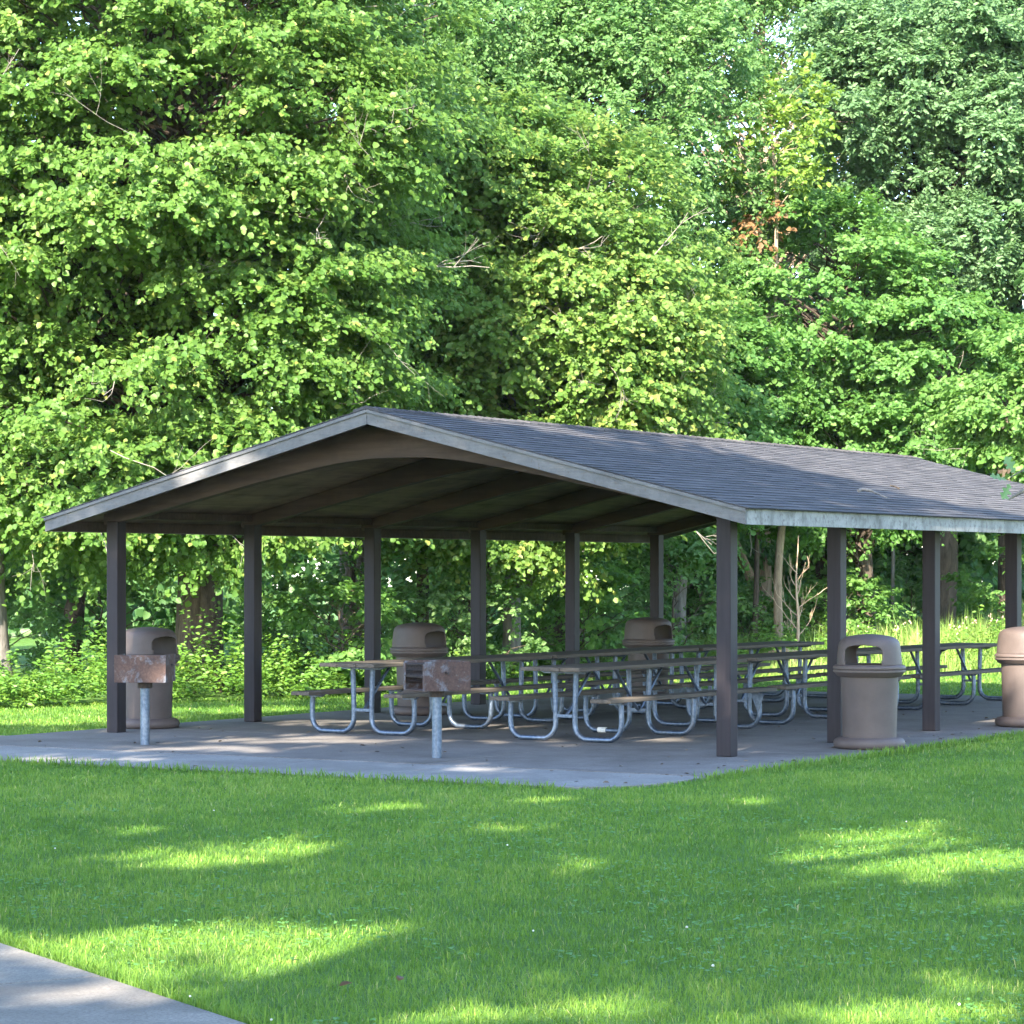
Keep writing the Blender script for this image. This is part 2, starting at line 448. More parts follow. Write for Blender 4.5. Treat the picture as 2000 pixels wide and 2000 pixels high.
# ------------------------------------------------------------------ pavilion
def pavilion():
    root = empty('picnic_pavilion', P(0, 0), RZ)
    tag(root, 'open picnic pavilion with dark brown posts and low grey shingled gable roof', 'pavilion')
    cxm = -SPAN/2
    half = 4.17; t0, t1 = -0.59, NB*BAY+0.75
    zr, slope = 3.37, 0.247
    # posts
    for side in (0, 1):
        x = 0 if side == 0 else -SPAN
        for k in range(NB+1):
            mb = MB(); mb.box(x-0.075, x+0.075, k*BAY-0.075, k*BAY+0.075, 0.001, 2.27)
            mb.build('post', MAT['post'], root, bevel=0.008)
    # glulam beams with arched soffit
    tab = [(0,2.875),(0.35,2.868),(0.7,2.835),(1.0,2.79),(1.3,2.735),(1.76,2.65),(2.2,2.555),(2.73,2.445),(3.4,2.30),(3.68,2.245),(3.80,2.235)]
    for k in range(NB+1):
        pts = [(cxm-u, z) for u, z in tab[::-1]] + [(cxm+u, z) for u, z in tab[1:]]
        top = [(cxm+3.80, zr-0.085-slope*3.80), (cxm, zr-0.085), (cxm-3.80, zr-0.085-slope*3.80)]
        # split in strips so the arch stays clean
        mb = MB()
        allx = sorted(set(p[0] for p in pts))
        zs = dict(pts)
        th = 0.066
        for a, b in zip(allx[:-1], allx[1:]):
            ta = zr-0.085-slope*abs(a-cxm); tb = zr-0.085-slope*abs(b-cxm)
            vs = [(a,k*BAY-th,zs[a]),(b,k*BAY-th,zs[b]),(b,k*BAY-th,tb),(a,k*BAY-th,ta),(a,k*BAY+th,zs[a]),(b,k*BAY+th,zs[b]),(b,k*BAY+th,tb),(a,k*BAY+th,ta)]
            fs = [(0,1,2,3),(7,6,5,4),(0,4,5,1),(3,2,6,7)]
            if a == allx[0]: fs.append((0,3,7,4))
            if b == allx[-1]: fs.append((1,5,6,2))
            mb.add(vs, fs)
        mb.build('beam', MAT['beam'], root)
    # roof deck: boards running along the ridge
    for s in (-1, 1):
        mb = MB(); nb = 30; w = half/nb
        for i in range(nb):
            a, b = i*w+0.002, (i+1)*w-0.002
            off = random.uniform(-0.0015, 0.0015)
            za, zb = zr-slope*a, zr-slope*b
            vs = []
            for y in (t0+0.035, t1-0.035):
                vs += [(cxm+s*a, y, za-0.075+off), (cxm+s*b, y, zb-0.075+off), (cxm+s*b, y, zb-0.036), (cxm+s*a, y, za-0.036)]
            fs = [(0,1,2,3),(7,6,5,4),(0,4,5,1),(1,5,6,2),(2,6,7,3),(3,7,4,0)]
            if s < 0: fs = [f[::-1] for f in fs]
            mb.add(vs, fs)
        mb.build('roof_deck', MAT['deck'], root)
    # shingles: every tab is its own slightly lifted piece
    expo = 0.138
    sl_len = half*math.sqrt(1+slope*slope) + 0.035
    cs = 1/math.sqrt(1+slope*slope); sn = slope*cs
    rng = random.Random(5)
    for s in (-1, 1):
        mb = MB(); nc = int(math.ceil(sl_len/expo))
        for c in range(nc):
            lo = sl_len - c*expo; hi = max(lo-expo-0.03, 0.0)
            y = t0-0.02 - (c % 2)*0.15
            cj = rng.uniform(-0.12, 0.12)
            while y < t1+0.02:
                y1 = y+0.30
                a, b = max(y, t0-0.02)+0.004, min(y1, t1+0.02)-0.004
                y = y1
                if b-a < 0.03: continue
                lift = 0.011 + rng.uniform(0, 0.004)
                dl = rng.uniform(-0.005, 0.005)
                vs = []
                for yy in (a, b):
                    for (l, h) in ((hi, 0.002), (lo+dl, 0.001), (lo+dl, lift), (hi, 0.006)):
                        vs.append((cxm+s*(l*cs + h*sn), yy, zr-0.034 - l*sn + h*cs))
                fs = [(0,1,2,3),(7,6,5,4),(3,2,6,7),(0,3,7,4)]; bt = [(1,5,6,2)]
                if s > 0: fs = [f[::-1] for f in fs]; bt = [f[::-1] for f in bt]
                mb.add(vs, fs, min(1, max(0.2, 0.55+cj*0.4+rng.gauss(0, 0.15))))
                mb.add(vs, bt, 0.0)
        mb.build('shingle_slope', MAT['shingle'], root, tints=True)
    # ridge cap
    mb = MB(); y = t0-0.02
    while y < t1:
        b = min(y+0.16, t1+0.02); j = rng.uniform(0, 0.004)
        vs = []
        for yy, h in ((y, 0.016+j), (b+0.03, 0.008)):
            vs += [(cxm-0.15, yy, zr-0.022-0.15*slope+h), (cxm, yy, zr-0.022+h), (cxm+0.15, yy, zr-0.022-0.15*slope+h),
                   (cxm+0.15, yy, zr-0.034-0.15*slope), (cxm, yy, zr-0.034), (cxm-0.15, yy, zr-0.034-0.15*slope)]
        fs = [(0,1,4,5),(1,2,3,4),(6,7,1,0),(7,8,2,1),(8,9,3,2),(11,6,0,5)]
        mb.add(vs, fs, min(1, max(0, 0.45+rng.gauss(0, 0.18))))
        y += 0.16
    mb.build('ridge_cap', MAT['shingle'], root, tints=True)
    # rake boards (gable fascia) and eave boards
    for y0, y1 in ((t0, t0+0.032), (t1-0.032, t1)):
        for s in (-1, 1):
            def zz(u, off): return zr-0.038-slope*u-off
            def pr(ua, ub, o0, o1, ya, yb, name, mat):
                mb = MB()
                poly = [(cxm+s*ua, zz(ua, o1)), (cxm+s*ub, zz(ub, o1)), (cxm+s*ub, zz(ub, o0)), (cxm+s*ua, zz(ua, o0))]
                if s < 0: poly = poly[::-1]
                mb.prism(poly, ya, yb, axis='y')
                return mb.build(name, mat, root, bevel=0.003)
            pr(0.002, half, 0.0, 0.148, y0, y1, 'rake_board', MAT['paint'])
            front = y0 == t0
            pr(0.002, half+0.006, 0.0, 0.034, (y0-0.016) if front else y1+0.001, (y0-0.001) if front else y1+0.016, 'drip_trim', MAT['paint'])
    for s in (-1, 1):
        mb = MB()
        ze = zr-0.04-slope*half
        xa, xb = cxm+s*(half-0.032), cxm+s*half
        xm = cxm+s*(half-0.018)
        mb.box(min(xm,xb), max(xm,xb), t0+0.033, t1-0.033, ze-0.145, ze+0.002)
        mb.build('eave_board', MAT['stained'], root, bevel=0.003)
        mb = MB(); xn = cxm+s*(half-0.019)
        mb.box(min(xa-s*0.015,xn), max(xa-s*0.015,xn), t0+0.034, t1-0.034, ze-0.138, ze-0.03)
        mb.build('sub_fascia', MAT['beam'], root)
    # longitudinal plate above the posts
    for x in (0, -SPAN):
        for k in range(NB):
            mb = MB(); mb.box(x-0.045, x+0.045, k*BAY+0.07, (k+1)*BAY-0.07, 2.30, 2.38)
            mb.build('wall_plate', MAT['beam'], root)
    return zr, slope, cxm
ZR, SLOPE, CXM = pavilion()

# ------------------------------------------------------------------ picnic tables
def smooth_path(pts, sub=5):
    pts = [Vector(p) for p in pts]; out = []
    n = len(pts)
    for i in range(n-1):
        p0, p1, p2, p3 = pts[max(i-1,0)], pts[i], pts[i+1], pts[min(i+2,n-1)]
        for k in range(sub):
            t = k/sub
            out.append(0.5*((2*p1) + (p2-p0)*t + (2*p0-5*p1+4*p2-p3)*t*t + (3*p1-p0-3*p2+p3)*t**3))
    out.append(pts[-1])
    return out

def u_pipe(s):
    pts = [(0.655*s,0,0.405),(0.662*s,0,0.30),(0.662*s,0,0.20)]
    for a in (20, 45, 70, 90):
        pts.append((s*(0.512+0.15*math.cos(R(a))), 0, 0.178-0.15*math.sin(R(a))))
    for a in (90, 70, 45, 20):
        pts.append((s*(0.265-0.15*math.cos(R(a))), 0, 0.178-0.15*math.sin(R(a))))
    pts += [(0.115*s,0,0.22),(0.12*s,0,0.45),(0.128*s,0,0.70)]
    return smooth_path(pts, 3)

TABLE_L = 3.58
def make_table():
    root = empty('picnic_table')
    L = TABLE_L/2
    mb = MB()
    for i in range(3):
        x0 = -0.354+i*0.238
        e = random.uniform(-0.006, 0.006)
        mb.box(x0, x0+0.232, -L+e, L+e, 0.722, 0.762)
    mb.build('tabletop', MAT['plank'], root, bevel=0.006)
    for s in (-1, 1):
        mb = MB(); mb.box(s*0.60-0.118, s*0.60+0.118, -L-0.01, L+0.01, 0.412, 0.452)
        mb.build('seat', MAT['plank'], root, bevel=0.006)
    for y in (-1.49, 0.0, 1.49):
        mb = MB()
        for s in (-1, 1):
            mb.tube([(p.x, y, p.z) for p in u_pipe(s)], 0.0275, 12)
        # top cleat with cut-back ends, seat cleats, cross bar
        mb.prism([(-0.30,0.721),(-0.24,0.692),(0.24,0.692),(0.30,0.721)], y-0.02, y+0.02, axis='y')
        for s in (-1, 1):
            poly = [(s*0.50,0.411),(s*0.54,0.385),(s*0.68,0.385),(s*0.71,0.411)]
            mb.prism(poly if s > 0 else poly[::-1], y-0.02, y+0.02, axis='y')
        mb.box(-0.10, 0.10, y-0.016, y+0.016, 0.245, 0.275)
        mb.build('leg_frame', MAT['steel'], root, smooth=True)
    for y, dr in ((-1.49, 1), (1.49, -1), (0.0, 1), (0.0, -1)):
        mb = MB(); y2 = y+dr*0.52
        mb.tube([(0.0, y+dr*0.018, 0.262), (0.0, y+dr*0.05, 0.285), (0.0, y2-dr*0.03, 0.70), (0.0, y2, 0.715)], [0.014,0.017,0.017,0.012], 8)
        mb.build('brace', MAT['steel'], root, smooth=True)
    return root

def copy_tree(o, parent=None):
    c = o.copy(); COL.objects.link(c)
    if parent: c.parent = parent
    for ch in list(o.children): copy_tree(ch, c)
    return c

TG = 'picnic tables in two rows under the pavilion'
tables = [
    (4.85, 0.75+TABLE_L/2,  0.6, 'weathered picnic table at the near end of the left row, behind the central grill'),
    (4.83, 4.42+TABLE_L/2, -0.5, 'weathered picnic table in the middle of the left row, end to end between two others'),
    (4.80, 8.05+TABLE_L/2,  0.3, 'weathered picnic table at the far end of the left row beside the far trash can'),
    (2.40, 0.85+TABLE_L/2,  1.2, 'weathered picnic table with a white sleeve on a leg, first in the right row'),
    (2.42, 4.72+TABLE_L/2, -0.8, 'weathered picnic table in the middle of the right row, behind the open-arched trash can'),
    (2.38, 8.55+TABLE_L/2,  0.9, 'weathered picnic table at the far end of the right row, against the sunlit meadow'),
]
proto = make_table()
tabs = []
for i, (w, t, a, lab) in enumerate(tables):
    o = proto if i == 0 else copy_tree(proto)
    o.location = P(w, t); o.rotation_euler = (0, 0, RZ - R(a))
    tag(o, lab, 'picnic table', TG); tabs.append(o)
# white sleeve on a leg tube, gusset on the third frame of the front right table
mb = MB(); mb.tube([(-0.50, 0.0, 0.030), (-0.40, 0.0, 0.030)], 0.031, 14)
o = mb.build('leg_sleeve', MAT['white'], tabs[3], smooth=True); o['label'] = 'white sleeve on the leg tube'
mb = MB(); mb.prism([(0.575,0.384),(0.735,0.384),(0.672,0.20),(0.648,0.20)], 1.4575, 1.4615, axis='y')
mb.build('gusset', MAT['steel'], tabs[3])

# ------------------------------------------------------------------ trash cans
def make_can():
    root = empty('trash_can')
    mb = MB()
    mb.lathe([(0.0,0.0),(0.315,0.0),(0.338,0.012),(0.350,0.035),(0.350,0.062),(0.340,0.085),(0.315,0.102),(0.285,0.110),(0.272,0.112)], 64)
    mb.build('base_ring', MAT['can'], root, smooth=True)
    mb = MB()
    mb.lathe([(0.262,0.10),(0.264,0.14),(0.280,0.68),(0.283,0.716),(0.272,0.716),(0.25,0.15),(0.0,0.15)], 64)
    mb.build('body', MAT['can'], root, smooth=True)
    mb = MB()
    mb.lathe([(0.2835,0.706),(0.30,0.702),(0.318,0.712),(0.335,0.736),(0.352,0.748),(0.354,0.760),(0.352,0.768),(0.338,0.772),(0.338,0.776),(0.354,0.780),(0.356,0.790),(0.350,0.806),(0.334,0.816),(0.285,0.820),(0.278,0.815),(0.278,0.716)], 72)
    collar = mb.build('lid_collar', MAT['can'], root, smooth=True)
    # dome with two opposite arched openings (local -y and +y)
    prof = [(0.318,0.0),(0.316,0.04),(0.312,0.09),(0.307,0.14),(0.302,0.18),(0.294,0.212),(0.280,0.238),(0.252,0.260),(0.205,0.276),(0.155,0.286),(0.10,0.293),(0.05,0.297),(0.004,0.299)]
    pp = smooth_path([(r, 0, z) for r, z in prof], 5)
    seg = 160
    V = []; Fs = []
    for p in pp:
        for k in range(seg):
            a = 2*PI*k/seg
            # slightly squared plan so the front reads flatter
            c, s = math.cos(a), math.sin(a)
            q = (abs(c)**3.0 + abs(s)**3.0)**(-1/3.0)
            m = 0.55 + 0.45*q
            V.append((p.x*c*m*0.985, p.x*s*m*0.985, 0.818+p.z))
    def inside(x, z):
        if abs(x) > 0.186 or z < 0.008: return False
        top = 0.168 + 0.030*(1-(x/0.186)**2) if abs(x) < 0.15 else 0.168+0.030*(1-(0.15/0.186)**2) - (abs(x)-0.15)*0.9
        return z < top
    for i in range(len(pp)-1):
        for k in range(seg):
            l = (k+1) % seg
            ids = (i*seg+k, i*seg+l, (i+1)*seg+l, (i+1)*seg+k)
            x = sum(V[j][0] for j in ids)/4; z = sum(V[j][2] for j in ids)/4-0.818
            if inside(x, z): continue
            Fs.append(ids)
    mb = MB(); mb.add(V, Fs)
    d = mb.build('dome_lid', MAT['can'], root, smooth=True)
    sm = d.modifiers.new('wall', 'SOLIDIFY'); sm.thickness = 0.014; sm.offset = -1
    return root
CG = 'domed trash cans around the pavilion'
cans = [
    (7.62, 0.85, R(52), 'brown domed trash can behind the near left post and the left grill'),
    (6.60, 4.75, R(50), 'brown domed trash can in deep shade behind the third left post'),
    (6.10, 9.60, R(47), 'brown domed trash can standing behind the far tables against the wood'),
    (-0.64, 1.80, R(-20), 'brown domed trash can with its arched opening seen straight through, by the second right post'),
    (-0.57, 6.22, RZ+R(70), 'brown domed trash can cut off by the right border, at the fourth right post'),
]
pc = make_can()
for i, (w, t, rz, lab) in enumerate(cans):
    o = pc if i == 0 else copy_tree(pc)
    o.location = P(w, t); o.rotation_euler = (0, 0, rz)
    tag(o, lab, 'trash can', CG)

# ------------------------------------------------------------------ park grills
def make_grill(loc, rz, label):
    root = empty('park_grill', loc, rz)
    tag(root, label, 'grill', 'pedestal grills on the walk in front of the pavilion')
    mb = MB(); mb.tube([(0,0,0.0),(0,0,0.60)], 0.046, 20); mb.build('pedestal', MAT['steel'], root, smooth=True)
    mb = MB(); mb.lathe([(0.0,0.565),(0.072,0.565),(0.074,0.575),(0.074,0.622),(0.070,0.628),(0,0.628)], 28)
    mb.build('swivel_collar', MAT['iron'], root, smooth=True)
    z0, z1 = 0.628, 0.90
    w, d, th = 0.26, 0.23, 0.006
    mb = MB()
    mb.box(-w, w, -d, d, z0, z0+th)                                   # floor
    mb.box(-w, w, -d, -d+th, z0+th, z1)                               # back
    for s in (-1, 1):
        a, b = (s*w, s*(w-th))
        mb.box(min(a,b), max(a,b), -d+th, d, z0+th, z1)               # sides
        mb.box(min(s*(w-0.05), s*(w-th)), max(s*(w-0.05), s*(w-th)), d-th, d, z0+th, z1-0.02)   # front returns
    mb.build('firebox', MAT['rust'], root, bevel=0.002)
    for s in (-1, 1):                                                 # notched racks inside the walls
        mb = MB()
        pr = []
        for k in range(4):
            z = z0+0.07+k*0.052
            pr += [(s*(w-0.013), z-0.004), (s*(w-0.034), z), (s*(w-0.034), z+0.012), (s*(w-0.013), z+0.016)]
        poly = [(s*(w-0.0065), z0+0.06)] + pr + [(s*(w-0.0065), z0+0.25)]
        mb.prism(poly if s < 0 else poly[::-1], -d+0.02, d-0.012, axis='y')
        mb.build('rack', MAT['iron'], root)
    mb = MB()
    zg = z0+0.135
    for k in range(15):
        x = -0.215+k*0.43/14
        mb.tube([(x,-d+0.02,zg),(x,d+0.01,zg)], 0.005, 6)
    for y in (-d+0.03, 0, d-0.005):
        mb.tube([(-0.228,y,zg-0.009),(0.228,y,zg-0.009)], 0.006, 6)
    gr = mb.build('grate', MAT['iron'], root)
    for s in (-1, 1):
        mb = MB()
        mb.tube([(s*(w+0.0),0.02,z0+0.17),(s*(w+0.055),0.02,z0+0.17),(s*(w+0.06),0.02,z0+0.155)], 0.009, 8)
        mb.build('handle', MAT['iron'], root, smooth=True)
    return root
g1 = P(5.74, -1.50); g2 = P(2.20, -1.59)
make_grill(g1, R(-5), 'rusty pedestal grill with brown back plate beside the near left post')
make_grill(g2, math.atan2(0.91, -0.41), 'rusty pedestal grill turned to show its open front, centre of the walk')

# ------------------------------------------------------------------ small things
def fallen_branch():
    mb = MB()
    mb.tube(smooth_path([(-0.15,-0.03,0.012),(-0.11,0.02,0.04),(-0.03,0.0,0.045),(0.05,0.03,0.03),(0.16,0.01,0.012)],4), [0.02-0.0008*k for k in range(17)], 8)
    mb.tube([(0.0,0.01,0.035),(0.06,-0.04,0.035),(0.10,-0.06,0.02)], [0.010,0.007,0.005], 6)
    o = mb.build('fallen_branch', MAT['bark_grey'], smooth=True)
    # on the right slope of the roof, below the middle
    u, t = 3.30, 4.15
    x = -(-SPAN/2 + u)
    o.location = P(x, t, ZR-SLOPE*u-0.008)
    o.rotation_euler = (0, math.atan(SLOPE), RZ+R(20))
    tag(o, 'short crooked dead branch lying on the grey shingle roof', 'branch')
    mb = MB()
    mb.tube(smooth_path([(-0.06,0,0.012),(0,0.015,0.02),(0.07,0,0.01)],4), 0.009, 6)
    o = mb.build('fallen_branch', MAT['bark'], smooth=True)
    u, t = 2.75, 6.0; x = -(-SPAN/2 + u)
    o.location = P(x, t, ZR-SLOPE*u-0.008); o.rotation_euler = (0, math.atan(SLOPE), RZ+R(60))
    tag(o, 'small dark twig lying higher up on the grey shingle roof', 'branch')
fallen_branch()

# ------------------------------------------------------------------ foliage tools
T_LEAF = np.array([(0,0,0),(0.28,-0.50,0.10),(0.70,-0.40,0.08),(1.0,0,-0.06),(0.70,0.40,0.08),(0.28,0.50,0.10)])
F_LEAF = np.array([(0,3,2,1),(0,5,4,3)])
def leaves(name, Pb, A, N, L, Wd, tint, mat, parent=None):
    """one mesh of many folded leaf blades"""
    A = unit(A); S = unit(np.cross(A, N)); N = np.cross(S, A)
    n = len(Pb)
    T = T_LEAF
    V = Pb[:,None,:] + (A[:,None,:]*T[None,:,0,None] + N[:,None,:]*T[None,:,2,None])*L[:,None,None] + S[:,None,:]*T[None,:,1,None]*Wd[:,None,None]
    F = (np.arange(n)[:,None,None]*6 + F_LEAF[None]).reshape(-1, 4)
    return np_mesh(name, V.reshape(-1,3), F, mat, np.repeat(tint, 2), parent)

def crown_points(rng, pads, style):
    """pads: (n,3) centres, (n,) radii, (n,3) outward directions -> leaf arrays"""
    C, Rr, O = pads
    ns, nl = style['sprays'], style['leaves']
    n = len(C)
    # sprays
    c = np.repeat(C, ns, 0); r = np.repeat(Rr, ns); o = np.repeat(O, ns, 0)
    m = len(c)
    ang = rng.uniform(0, 2*PI, m)
    flat = np.stack([np.cos(ang), np.sin(ang), np.zeros(m)], 1)
    if style['kind'] == 'layered':
        d = unit(flat*0.8 + o*0.75 + np.stack([np.zeros(m), np.zeros(m), rng.normal(style.get('droop', -0.12), style.get('dj', 0.22), m)], 1))
        start = c + flat*(r*rng.uniform(0, 0.45, m))[:,None] + np.stack([np.zeros(m), np.zeros(m), rng.normal(0, style.get('zj', 0.13), m)*r], 1)
    else:
        v = unit(rng.normal(0, 1, (m, 3))*np.array([1,1,0.8]) + o*0.55 + np.array([0,0,0.35]))
        d = v; start = c + v*(r*rng.uniform(0.1, 0.55, m))[:,None]
    Ls = r*rng.uniform(0.5, 1.0, m)
    # leaves along each spray
    k = (np.arange(nl)+0.6)/nl
    p = start[:,None,:] + d[:,None,:]*(Ls[:,None]*k[None])[:,:,None]
    p[:,:,2] -= (Ls[:,None]*k[None]**2)*style.get('sag', 0.18)
    side = unit(np.cross(d, np.array([0,0,1.0])))
    sg = np.where(np.arange(nl) % 2 == 0, 1.0, -1.0)
    P_ = p.reshape(-1, 3)
    sd = (side[:,None,:]*sg[None,:,None]).reshape(-1, 3)
    dd = np.repeat(d, nl, 0); oo = np.repeat(o, nl, 0)
    q = len(P_)
    A = unit(sd*rng.uniform(0.5, 1.0, q)[:,None] + dd*rng.uniform(0.3, 0.9, q)[:,None] + rng.normal(0, 0.3, (q,3)) + np.array([0,0,style.get('hang', -0.35)]))
    N = unit(np.array([0,0,1.0])*style.get('up', 0.7) + oo*style.get('out', 0.55) + rng.normal(0, style.get('jit', 0.42), (q,3)))
    sz = style['size']*np.clip(rng.lognormal(0.0, 0.3, q), 0.45, 1.5)
    P_ = P_ + rng.normal(0, style['size']*0.25, (q,3))
    ti = np.clip(np.repeat(np.repeat(rng.normal(style.get('tint', 0.5), 0.10, n), ns), nl)*0.6 + np.repeat(rng.normal(style.get('tint', 0.5), 0.12, m), nl)*0.4 + rng.normal(0, 0.13, q), 0, 1)
    yl = rng.random(q) < style.get('yellow', 0.02); ti[yl] = rng.uniform(0.85, 1.0, yl.sum())
    return P_, A, N, sz, sz*style['width'], ti, (start, d, Ls)

def bent(a, b, rng, n=5, sag=0.1):
    a = Vector(a); b = Vector(b); L = (b-a).length
    pts = []
    j = [Vector((rng.normal(0, 0.05*L), rng.normal(0, 0.05*L), rng.normal(0, 0.03*L))) for _ in range(n+1)]
    for i in range(n+1):
        t = i/n
        p = a.lerp(b, t) + Vector((0,0,1))*(math.sin(t*PI)*sag*L) + (j[i] if 0 < i < n else Vector((0,0,0)))
        pts.append(p)
    return pts

def twig_tree(mb, p, d, L, r, depth, rng, spread=0.7, up=0.1):
    """bare forking twig"""
    d = Vector(d).normalized(); pts = [Vector(p)]; n = 4
    for i in range(n):
        d = (d + Vector(rng.normal(0, 0.14, 3)) + Vector((0,0,up*0.2))).normalized()
        pts.append(pts[-1] + d*L/n)
    mb.tube(pts, [r*(1-0.55*i/n) for i in range(n+1)], 5, caps=False)
    if depth <= 0: return
    for k in range(int(rng.integers(2, 4))):
        i = int(rng.integers(1, n+1))
        nd = (d + Vector(rng.normal(0, spread, 3)) + Vector((0,0,up))).normalized()
        twig_tree(mb, pts[i], nd, L*rng.uniform(0.45, 0.7), r*0.55, depth-1, rng, spread, up)

STY = {
 'linden': dict(kind='layered', sprays=38, leaves=16, size=0.073, width=0.88, up=0.55, out=0.7, jit=0.48, hang=-0.45, tint=0.52, yellow=0.025, zj=0.11, dj=0.2, mat='linden'),
 'elm':    dict(kind='round', sprays=46, leaves=13, size=0.080, width=0.58, up=0.55, out=0.6, jit=0.5, hang=-0.5, tint=0.52, yellow=0.01, sag=0.35, mat='elm'),
 'oak':    dict(kind='round', sprays=38, leaves=13, size=0.092, width=0.55, up=0.6, out=0.55, jit=0.5, hang=-0.2, tint=0.52, yellow=0.0, sag=0.1, mat='oak'),
 'maple':  dict(kind='layered', sprays=29, leaves=15, size=0.083, width=0.75, zj=0.12, dj=0.2, up=0.6, out=0.6, jit=0.42, hang=-0.4, tint=0.5, yellow=0.01, mat='maple'),
 'yellow': dict(kind='round', sprays=16, leaves=12, size=0.13, width=0.7, up=0.6, out=0.55, jit=0.5, hang=-0.4, tint=0.5, mat='yellow'),
 'dark':   dict(kind='layered', sprays=11, leaves=11, size=0.19, width=0.75, up=0.6, out=0.6, jit=0.45, hang=-0.4, tint=0.5, mat='dark'),
}

def ellipsoid_pads(rng, e, npads, pr, back=0.45, shell=0.5, zmin=0.0):
    cx, cy_, cz, rx, ry, rz = e
    out = []
    while len(out) < npads:
        v = rng.normal(0, 1, 3); v /= np.linalg.norm(v)
        if v[1] > 0.25 and rng.random() > back: continue
        f = shell + (1-shell)*rng.random()**0.6
        c = np.array([cx+v[0]*rx*f, cy_+v[1]*ry*f, cz+v[2]*rz*f])
        if c[2] < zmin: continue
        o = np.array([v[0]/rx, v[1]/ry, v[2]/rz*0.5]); o /= np.linalg.norm(o)
        out.append((c, pr*rng.uniform(0.7, 1.25), o))
    return out

def make_tree(name, label, base, trunk_pts, r0, ells, style, seed, bark='bark', group=None, limbs=True, dead=0, lean_crown=None, cat='tree', padr=0.85, back=0.45, shell=0.5, zmin=1.5, sty=None, drop=0.35, limb_k=1.0):
    rng = np.random.default_rng(seed)
    root = empty(name, (base[0], base[1], -0.03))
    tag(root, label, cat, group)
    bx, by = base
    st = dict(STY[style]); 
    if sty: st.update(sty)
    tp = [Vector((x, y, z)) for x, y, z in trunk_pts]         # local to the base
    H = tp[-1].z
    pads = []
    for e in ells:
        n = e[6]
        pads += ellipsoid_pads(rng, e[:6], n, e[7] if len(e) > 7 else padr, back, shell, zmin)
    C = np.array([p[0] for p in pads]); Rr = np.array([p[1] for p in pads]); O = np.array([p[2] for p in pads])
    C = C - np.array([bx, by, 0])
    # trunk and limbs
    mb = MB()
    sp = smooth_path(tp, 4); n = len(sp)
    rad = [r0*(1 - 0.78*(i/(n-1))**0.9)*(1.0 + (0.45*math.exp(-(sp[i].z)/0.25))) for i in range(n)]
    mb.tube(sp, rad, 14)
    zs = [p.z for p in sp]
    def on_trunk(z):
        for i in range(n-1):
            if zs[i] <= z <= zs[i+1]:
                t = (z-zs[i])/max(zs[i+1]-zs[i], 1e-6)
                return sp[i].lerp(sp[i+1], t), rad[i]*(1-t)+rad[i+1]*t
        return sp[-1], rad[-1]
    if limbs:
        for c, pr_ in zip(C, Rr):
            h = math.hypot(c[0], c[1])
            z = min(max(c[2] - drop*h - 0.3, H*0.16), H*0.97)
            p, rr = on_trunk(z)
            L = (Vector(c)-p).length
            r_l = min(rr*0.55, 0.008+0.0085*L)*limb_k
            pts = bent(p, c, rng, 6, 0.05)
            mb.tube(pts, [r_l*(1-0.75*i/6) for i in range(7)], 5, caps=False)
    mb.build('trunk', MAT[bark], root, smooth=True)
    Pb, A, N, L, Wd, ti, spr = crown_points(rng, (C, Rr, O), st)
    leaves('crown', Pb, A, N, L, Wd, ti, MAT[st['mat']], root)
    # bare grey twigs that stick out of the foliage
    if dead:
        idx = [i for i in range(len(C)) if O[i][1] < -0.15]
        rng.shuffle(idx)
        for i in idx[:dead]:
            mb = MB()
            c = C[i] + O[i]*Rr[i]*0.5
            d = O[i]*0.6 + rng.normal(0, 0.6, 3)*np.array([1, 0.5, 0.7])
            twig_tree(mb, c, d, rng.uniform(0.5, 1.1), rng.uniform(0.005, 0.010), 2, rng)
            mb.build('bare_branch', MAT['twig'], root)
    return root

def straight(h, lean=(0, 0), wob=0.08, seed=0, z0=0.0):
    rng = np.random.default_rng(seed+1000)
    n = 6
    return [(lean[0]*i/n + (rng.normal(0, wob) if 0 < i else 0), lean[1]*i/n + (rng.normal(0, wob) if 0 < i else 0), z0 + h*i/n) for i in range(n+1)]

# ------------------------------------------------------------------ the wood
def oak_lumps():
    rng = np.random.default_rng(5); out = []
    while len(out) < 34:
        v = rng.normal(0, 1, 3); v /= np.linalg.norm(v)
        f = rng.uniform(0.55, 1.0)
        c = np.array([8.7, 53.2, 10.2]) + v*np.array([3.0, 1.7, 3.5])*f
        if c[1] > 54.2 or c[2] < 6.3 or (c[0] > 9.5 and c[2] < 8.2): continue
        if any(np.linalg.norm(c-np.array(o[:3])) < 0.95 for o in out): continue
        r = rng.uniform(0.7, 1.1)
        out.append((c[0], c[1], c[2], r, r, r*0.8, int(15*r*r)+3, 0.42))
    return out
FG = 'trees along the edge of the wood'
make_tree('linden_tree', 'big bright yellow-green linden with thick mossy trunk filling the left of the wood', (-4.65, 40.2), straight(12.5, (-0.4,0), 0.12, 1), 0.38,
    [(-5.2,40.0,7.6,4.7,3.9,5.6,330,0.95), (-3.5,38.9,5.6,2.0,1.8,2.6,50), (-6.4,38.0,3.6,2.4,1.6,1.6,34), (-5.0,37.4,8.2,3.6,1.2,2.8,60), (-4.6,37.9,2.9,3.4,1.0,1.0,34,0.7)], 'linden', 11, group=FG, dead=36, zmin=1.6)
make_tree('linden_tree', 'bright linden at the left border of the view with a pale sunlit trunk', (-7.45, 39.6), straight(12, (-0.5,0.2), 0.1, 2), 0.20,
    [(-10.2,40.2,7.2,4.4,3.6,5.2,210)], 'linden', 12, bark='bark_grey', group=FG, dead=12, zmin=1.6)
